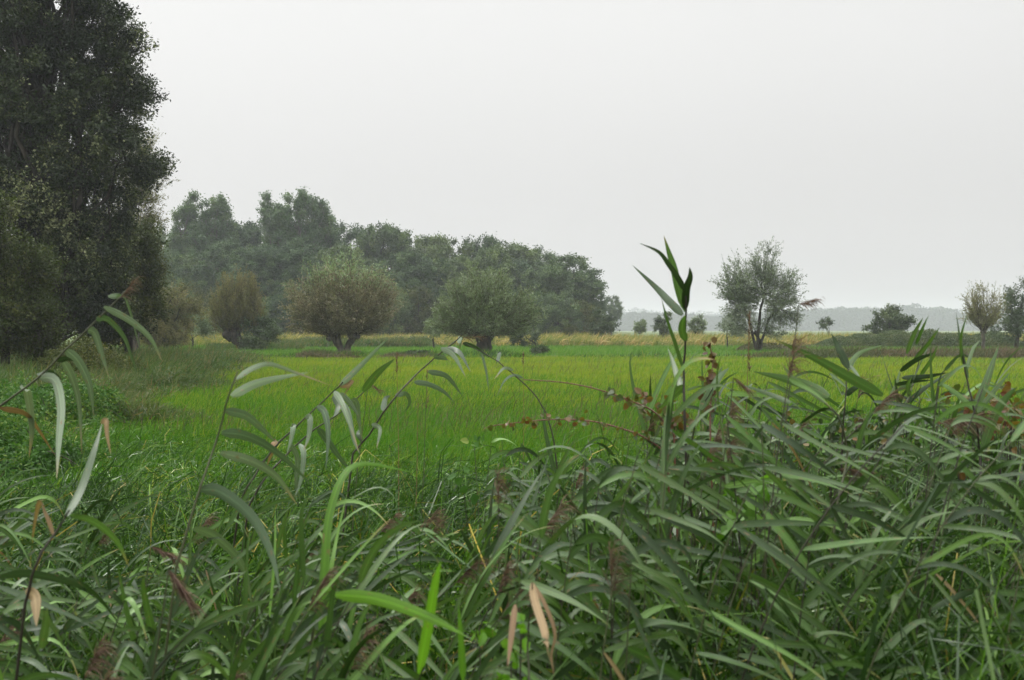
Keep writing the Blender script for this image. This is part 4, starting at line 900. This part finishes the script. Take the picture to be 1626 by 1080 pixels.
hero_reed('reed', 'thick dark reed at the lower left with a folded tan-tipped leaf on top', 2.2, [(40, 960), (60, 890), (95, 835), (110, 810)],
 [([(105, 820), (130, 770), (150, 710), (162, 672)], 17, 'reed_dark', .2), ([(160, 672), (168, 668), (170, 690), (176, 722)], 8, 'tan', .1), ([(112, 818), (150, 830), (185, 860), (205, 900)], 14, 'reed'), ([(85, 850), (70, 815), (62, 800), (50, 860)], 13, 'tan', .2),
  ([(0, 915), (50, 912), (110, 925), (150, 945)], 15, 'reed_dark'), ([(40, 940), (55, 950), (58, 995)], 20, 'tan', .1), ([(65, 1030), (72, 990), (75, 965)], 16, 'reed_green')], 513, stem_w=6, stem_mat='stem_dark')
hero_reed('grass_clump', 'bright lime-green broad blades arching right near the centre of the foreground', 2.6, [(500, 980), (505, 930)],
 [([(508, 1010), (515, 900), (522, 820), (545, 755), (580, 736), (655, 750)], 16, 'bright', .2), ([(515, 1000), (525, 905), (535, 850), (552, 780)], 10, 'bright', .3), ([(428, 980), (436, 880), (437, 800)], 5, 'bright')], 514, mat='bright', cat='grass')
hero_reed('grass_clump', 'bright lime-green blade arching right at the bottom centre beside an upright blade', 1.9, [(660, 1100), (672, 1060)],
 [([(532, 945), (600, 952), (680, 980), (740, 1010)], 20, 'bright', .2), ([(665, 1070), (680, 990), (690, 930), (700, 890)], 17, 'bright', .2), ([(735, 1080), (732, 1020), (728, 960)], 12, 'bright', .2)], 515, mat='bright', cat='grass')
hero_reed('reed', 'withered orange-tan reed leaves hanging at the bottom centre', 2.0, [(845, 1140), (838, 1020), (846, 925)],
 [([(846, 925), (850, 955), (864, 1000), (868, 1030), (878, 1062)], 13, 'tan', .5), ([(846, 925), (866, 960), (882, 1005), (876, 1040), (880, 1075)], 9, 'tan', .9), ([(818, 960), (812, 1010), (806, 1060)], 10, 'tan')], 516, mat='tan')

# procedural foreground reeds
def proc_reed(x, y, H, seed, lean, label, group, plume=False, mats=('reed',), nl=10, tanp=.016, sp=(.26, .12, .22, .40), big=1.0):
    rng = np.random.default_rng(seed); root = empty('reed', (x, y, 0))
    K = 14; u = np.linspace(0, 1, K); bend = lean * u ** 1.7
    ang = np.cumsum(np.full(K, 1.)) * 0; th = bend
    dz = np.cos(th); dx = np.sin(th); stepl = H / K
    yy = rng.uniform(-.25, .25)
    pts = np.stack([np.cumsum(dx) * stepl, np.cumsum(dx * yy) * stepl, np.cumsum(dz) * stepl], 1); pts = np.vstack([[0, 0, -.03], pts])
    a = Acc(); tubes(a, pts[None], np.linspace(.0034, .0014, K + 1)[None], 6, [rng.random()]); a.build('stem', M['stem_dark' if rng.random() < .5 else 'stem'], root)
    style = rng.choice(4, p=sp)       # hanging flags, streaming, upright, straight down to the right
    for k in range(nl):
        s = .18 + .80 * k / (nl - 1) + rng.uniform(-.02, .02); i = min(K - 1, int(s * K)); p = pts[i + 1 if i + 1 <= K else K]; T = unit(pts[min(i + 2, K)] - pts[i])
        sgn = 1 if k % 2 else -1; sy = sgn * rng.uniform(.05, .6)
        if style == 0: d0, dr, wd = T * .5 + np.array([.5, sy, .1]), rng.uniform(.8, 2.2), .22
        elif style == 1: d0, dr, wd = T * .6 + np.array([.8, sy, .1]), rng.uniform(.3, 1.0), .65
        elif style == 2: d0, dr, wd = T * .9 + np.array([sgn * .35 + .2, sy * .6, .4]), rng.uniform(.02, .4), .4
        else: d0, dr, wd = np.array([.85, sy * .8, rng.uniform(-.9, -.1)]), rng.uniform(.0, .3), .3
        d0 = unit(d0 + rng.normal(size=3) * .26)
        L = rng.uniform(.18, .40) * (1 - .25 * abs(s - .6)); L *= big; W = rng.uniform(.011, .021) * big
        mt = 'tan' if rng.random() < tanp else mats[int(rng.integers(0, len(mats)))]
        if mt == 'tan': d0 = unit(d0 + np.array([-.2, 0, -.9])); W *= .6; dr = 1.5
        a = Acc(); ribbons(a, p[None], d0[None], [L], [W], [dr], 12, [rng.random()], rng, wind=(wd, 0, 0), kind='reed', twist=1.1, fold=.22,
                           face=unit(np.array([[rng.normal() * .6, -.9 + rng.normal() * .5, .5]])))
        a.build('leaf', M[mt], root)
    if plume:
        a = Acc(); plume_mesh(a, pts[-1], unit(pts[-1] - pts[-3]), rng.uniform(.1, .16), rng, 80); a.build('plume', M['plume'], root)
    tag(root, label, 'reed', group)
rr = np.random.default_rng(77); sd = 1000
zones = [   # n, px range, depth range, top offset, label, group
 (62, (-120, 420), (2.1, 4.2), .0, 'grey-green reed of the tangled reed bed at the lower left', 'reeds of the lower left reed bed'),
 (50, (380, 820), (2.1, 4.0), .0, 'grey-green reed of the tangled reed bed at the bottom centre', 'reeds of the bottom centre reed bed'),
 (98, (760, 1220), (2.2, 5.0), .0, 'long-leaved reed of the dense reed bank right of centre', 'reeds of the dense bank right of centre'),
 (82, (1180, 1660), (2.2, 5.6), .0, 'wind-bent reed of the tangled reed bank at the lower right', 'reeds of the lower right reed bank')]
STY = [((.5, .05, .25, .2), (.25, .9), 1.0), ((.4, .1, .25, .25), (.3, 1.0), 1.0), ((.15, .1, .12, .63), (-.15, .5), 1.14), ((.2, .15, .25, .4), (.0, .9), .95)]
for (n, (a0, a1), (d0, d1), off, lab, grp), (sp_, ln_, bg_) in zip(zones, STY):
    for k in range(n):
        d = rr.uniform(d0, d1); px = rr.uniform(a0, a1); x = X(px, d); H = canopy(np.array(x), np.array(d)) * rr.uniform(.85, 1.12) + .05
        lean = rr.uniform(*ln_)
        proc_reed(x - .35 * lean * H * .6, d, float(H) * 1.12, sd, lean, lab, grp, plume=rr.random() < .12, mats=('reed', 'reed', 'reed_green', 'reed_green', 'reed_dark'), nl=int(rr.integers(12, 18)), sp=sp_, big=bg_); sd += 1

# ------------------------------------------------------------------ bramble vines, dry stalks, bindweed
def leafblob(a, p, n, size, rng, spread):
    pp = p + rng.normal(size=(n, 3)) * spread
    ax = unit(rdir(rng, n) + np.array([0, 0, -.5])); nr = unit(rdir(rng, n) + np.array([0, -.8, .4]))
    L = size * rng.uniform(.7, 1.2, n)
    # broad leaves: 6 points fan as three quads each
    side = unit(np.cross(ax, nr)); nn = np.cross(side, ax); rn = rng.random(n)
    for sg in (-1, 1):
        q = np.stack([pp, pp + ax * L[:, None] * .28 + side * sg * L[:, None] * .42 + nn * L[:, None] * .10, pp + ax * L[:, None] * .7 + side * sg * L[:, None] * .32 + nn * L[:, None] * .05, pp + ax * L[:, None]], 1)
        a.add(q.reshape(-1, 3), np.arange(n * 4).reshape(n, 4), np.repeat(rn, 4), np.tile([0, .3, .6, 1], n))
def vine(name, label, d, pts, clusters, seed, stem_w=4, mat='vine_leaf', cat='vine', size=.05):
    rng = np.random.default_rng(seed); q = catmull([P(a, b, d + k * .04) for k, (a, b) in enumerate(pts)], 26); o0 = np.array([q[0][0], d, 0])
    q = np.vstack([o0 + [0.05, 0, 0], q]); root = empty(name, o0); s = d / FPX
    a = Acc(); tubes(a, (q - o0)[None], np.linspace(stem_w * s * .55, stem_w * s * .25, len(q))[None], 7, [.5])
    m = 60; i = rng.integers(1, len(q), m); b0 = (q - o0)[i]; dd = rdir(rng, m)      # prickles and buds
    u = np.linspace(0, 1, 3); tubes(a, b0[:, None] + dd[:, None] * (.012 * u)[None, :, None], (.0016 * (1 - .8 * u))[None] * np.ones((m, 1)), 3, rng.random(m))
    a.build('stem', M['vine_stem'], root)
    for (px, py, n, spr) in clusters:
        a = Acc(); leafblob(a, P(px, py, d) - o0, n, size, rng, spr * s * .8); a.build('leaf_cluster', M[mat], root, smooth=False)
    tag(root, label, cat)
vine('bramble_shoot', 'upper red bramble shoot reaching left over the meadow with tiny buds', 3.9, [(1070, 690), (1040, 655), (1010, 640), (985, 630), (940, 616), (890, 607), (832, 603)],
     [(968, 622, 5, 4), (976, 630, 6, 5), (1012, 640, 9, 8), (1020, 625, 6, 6), (1000, 636, 6, 5), (1028, 648, 10, 8), (1050, 655, 18, 13), (1075, 660, 16, 13), (1055, 640, 8, 8), (1100, 648, 8, 10), (1065, 675, 10, 10)], 601, size=.031, stem_w=3)
vine('bramble_shoot', 'lower red bramble shoot reaching left with curled brown-green leaves along it', 3.9, [(1060, 720), (1022, 694), (985, 680), (940, 669), (890, 666), (840, 669), (776, 677)],
     [(775, 676, 3, 3), (805, 671, 4, 4), (815, 674, 4, 4), (835, 668, 5, 4), (848, 670, 4, 3), (868, 664, 6, 4), (888, 667, 4, 3), (905, 668, 8, 6), (931, 667, 7, 6), (958, 674, 4, 4), (986, 680, 3, 2), (1012, 688, 4, 3), (1024, 690, 5, 4)], 602, size=.024, stem_w=3)
vine('hop_vine', 'upright reddish-brown vine with crumpled leaves right of the tall upright reed', 3.7, [(1128, 700), (1128, 650), (1132, 600), (1128, 545)],
     [(1126, 545, 8, 5), (1128, 560, 7, 4), (1130, 575, 8, 5), (1132, 590, 9, 6), (1126, 603, 10, 7), (1130, 618, 9, 7), (1120, 625, 7, 6), (1128, 640, 8, 8)], 603, mat='vine_red', size=.028, stem_w=2.5)
def patch(name, label, mat, px, py, d, w, h, n, size, seed, cat='plant'):
    """low leafy plant: stems from the ground carrying broad leaves"""
    rng = np.random.default_rng(seed); s = d / FPX; c = P(px, py, d); o0 = np.array([c[0], d, 0]); root = empty(name, o0)
    m = max(6, n // 6); tips = np.stack([rng.normal(size=m) * w * s * .5, rng.normal(size=m) * .22, c[2] + rng.normal(size=m) * h * s * .4], 1); st = tips * [1, .6, 0]; st[:, 0] *= .6
    mid = (st + tips) / 2 + [0, 0, .1]; u = np.linspace(0, 1, 7)[None, :, None]; cc = (1 - u) ** 2 * st[:, None] + 2 * u * (1 - u) * mid[:, None] + u ** 2 * tips[:, None]
    if m <= 10:
        for q_ in cc:
            a = Acc(); tubes(a, q_[None], np.full((1, 7), .0018), 5, rng.random(1)); a.build('stem', M['stem_dark'], root)
    else:
        a = Acc(); tubes(a, cc, np.full((m, 7), .0018), 5, rng.random(m)); a.build('stems', M['stem_dark'], root)
    a = Acc()
    for t in tips: leafblob(a, t, 6, size, rng, h * s * .35)
    a.build('foliage', M[mat], root, smooth=False); tag(root, label, cat)
patch('bramble_bush', 'dark bramble leaves among the reeds under the slender forked reed', 'bramble', 1300, 690, 4.6, 120, 34, 210, .034, 611)
patch('bramble_bush', 'dark bramble leaves below the leafy leaning reed', 'bramble', 1430, 684, 4.9, 130, 34, 220, .034, 612)
patch('bramble_bush', 'yellow-brown and green bramble leaves at the right edge', 'vine_leaf', 1595, 655, 4.2, 60, 50, 170, .036, 613)
patch('bramble_bush', 'dark bramble leaves at the right edge below the yellow-brown leaves', 'bramble', 1600, 725, 4.0, 70, 50, 170, .036, 614)
patch('bindweed', 'bright lime bindweed leaves in the reed bank right of centre', 'bright', 1195, 815, 3.0, 26, 40, 26, .045, 615)
patch('bindweed', 'bright lime bindweed leaves at the bottom edge near the centre', 'bright', 800, 1062, 2.0, 50, 30, 24, .03, 616)
patch('bindweed', 'small green bindweed leaves below the thick-trunked willow in the foreground grass', 'nettle', 800, 745, 5.2, 90, 30, 40, .05, 617)

def stalk(label, px, top, d, seed, head=True, h_px=60, mat='tan'):
    rng = np.random.default_rng(seed); p = P(px, top, d); o0 = np.array([p[0] + rng.uniform(-.08, .08), d, 0]); root = empty('dry_stalk', o0); q = catmull([o0 * 0, (p - o0) * .5 + [.01, 0, .02], p - o0], 12)
    a = Acc(); tubes(a, q[None], np.linspace(.0035, .0015, 12)[None], 6, [.3]); a.build('stem', M[mat], root)
    if head:
        a = Acc(); L = h_px * d / FPX; n = 60; pp = q[-1] - np.array([0, 0, 1.]) * (L * rng.random(n))[:, None]
        ribbons(a, pp, unit(rdir(rng, n) * .5 + [0, 0, 1]), np.full(n, .03), np.full(n, .004), .4, 3, rng.random(n), rng); a.build('seed_head', M['plume'], root)
    tag(root, label, 'grass stalk')
stalk('tall tan dry stalk standing over the meadow left of the arching reed stems', 630, 562, 6.5, 621, h_px=30)
stalk('short tan dry stalk left of the curled tan leaf', 664, 640, 6.0, 622, head=False)
stalk('thin dark dry stalk with small seeds in the meadow', 678, 590, 6.5, 623, mat='stem')
stalk('tan dry stalk in front of the airy willow trunk', 1190, 500, 5.0, 624, head=True, h_px=90)
stalk('thin dry stalk beside the short thick black willow trunk', 831, 560, 9.0, 625, h_px=20)

def loose_plume(label, px, py, d, L, seed, dirv=(.8, 0, .1), n=120):
    rng = np.random.default_rng(seed); p = P(px, py, d); o0 = np.array([p[0] - .12, d, 0]); root = empty('reed', o0); t = p - o0
    q = catmull([o0 * 0, t * [.4, 0, .6], t], 12); a = Acc(); tubes(a, q[None], np.linspace(.004, .0015, 12)[None], 6, [.3]); a.build('stem', M['stem'], root)
    a = Acc(); plume_mesh(a, t, unit(np.array(dirv)), L, rng, n); a.build('plume', M['plume'], root); tag(root, label, 'reed')
loose_plume('purple-brown reed plume blowing right beside the airy willow crown', 1268, 484, 3.2, .08, 631, (.9, 0, .25), 60)
loose_plume('large rusty reed plume hanging at the lower left', 268, 905, 2.2, .12, 632, (.5, 0, -.8), 160)
loose_plume('pinkish reed plume above the reed bank at the right', 1490, 672, 3.4, .2, 633, (.9, 0, .15), 180)
loose_plume('rusty plume in the reed bank below the tall upright reed', 1120, 740, 3.2, .18, 634, (.8, 0, -.5), 130)
loose_plume('brown plume in front of the vine right of the tall upright reed', 1165, 600, 3.0, .08, 635, (.6, 0, -.5), 60)
loose_plume('dark brown plume in the reed bank at the right', 1330, 745, 3.2, .14, 636, (.9, 0, -.1), 130)
loose_plume('small rusty plume right of the big lower left plume', 240, 868, 2.6, .1, 637, (.9, 0, -.4), 90)
loose_plume('drooping brown seed head over the meadow left of the tan dry stalk', 585, 608, 4.8, .09, 638, (.6, 0, -.4), 50)

# ------------------------------------------------------------------ haze
def make_haze():
    x0, x1, y0, y1, z0, z1 = -1450, 1450, -150, 2050, -1.3, 31
    v = np.array([(x, y, z) for z in (z0, z1) for y in (y0, y1) for x in (x0, x1)], float)
    f = [(0, 2, 3, 1), (4, 5, 7, 6), (0, 1, 5, 4), (2, 6, 7, 3), (0, 4, 6, 2), (1, 3, 7, 5)]
    m = D.materials.new('haze'); m.use_nodes = True; n = m.node_tree; n.nodes.clear()
    o = n.nodes.new('ShaderNodeOutputMaterial'); pv = n.nodes.new('ShaderNodeVolumePrincipled')
    pv.inputs['Color'].default_value = (.90, .94, 1.0, 1); pv.inputs['Density'].default_value = .00052; pv.inputs['Anisotropy'].default_value = 0.1
    n.links.new(pv.outputs[0], o.inputs['Volume'])
    a = Acc(); a.add(v, f, np.zeros(8), np.zeros(8)); tag(a.build('haze', m, smooth=False), kind='stuff')
make_haze()
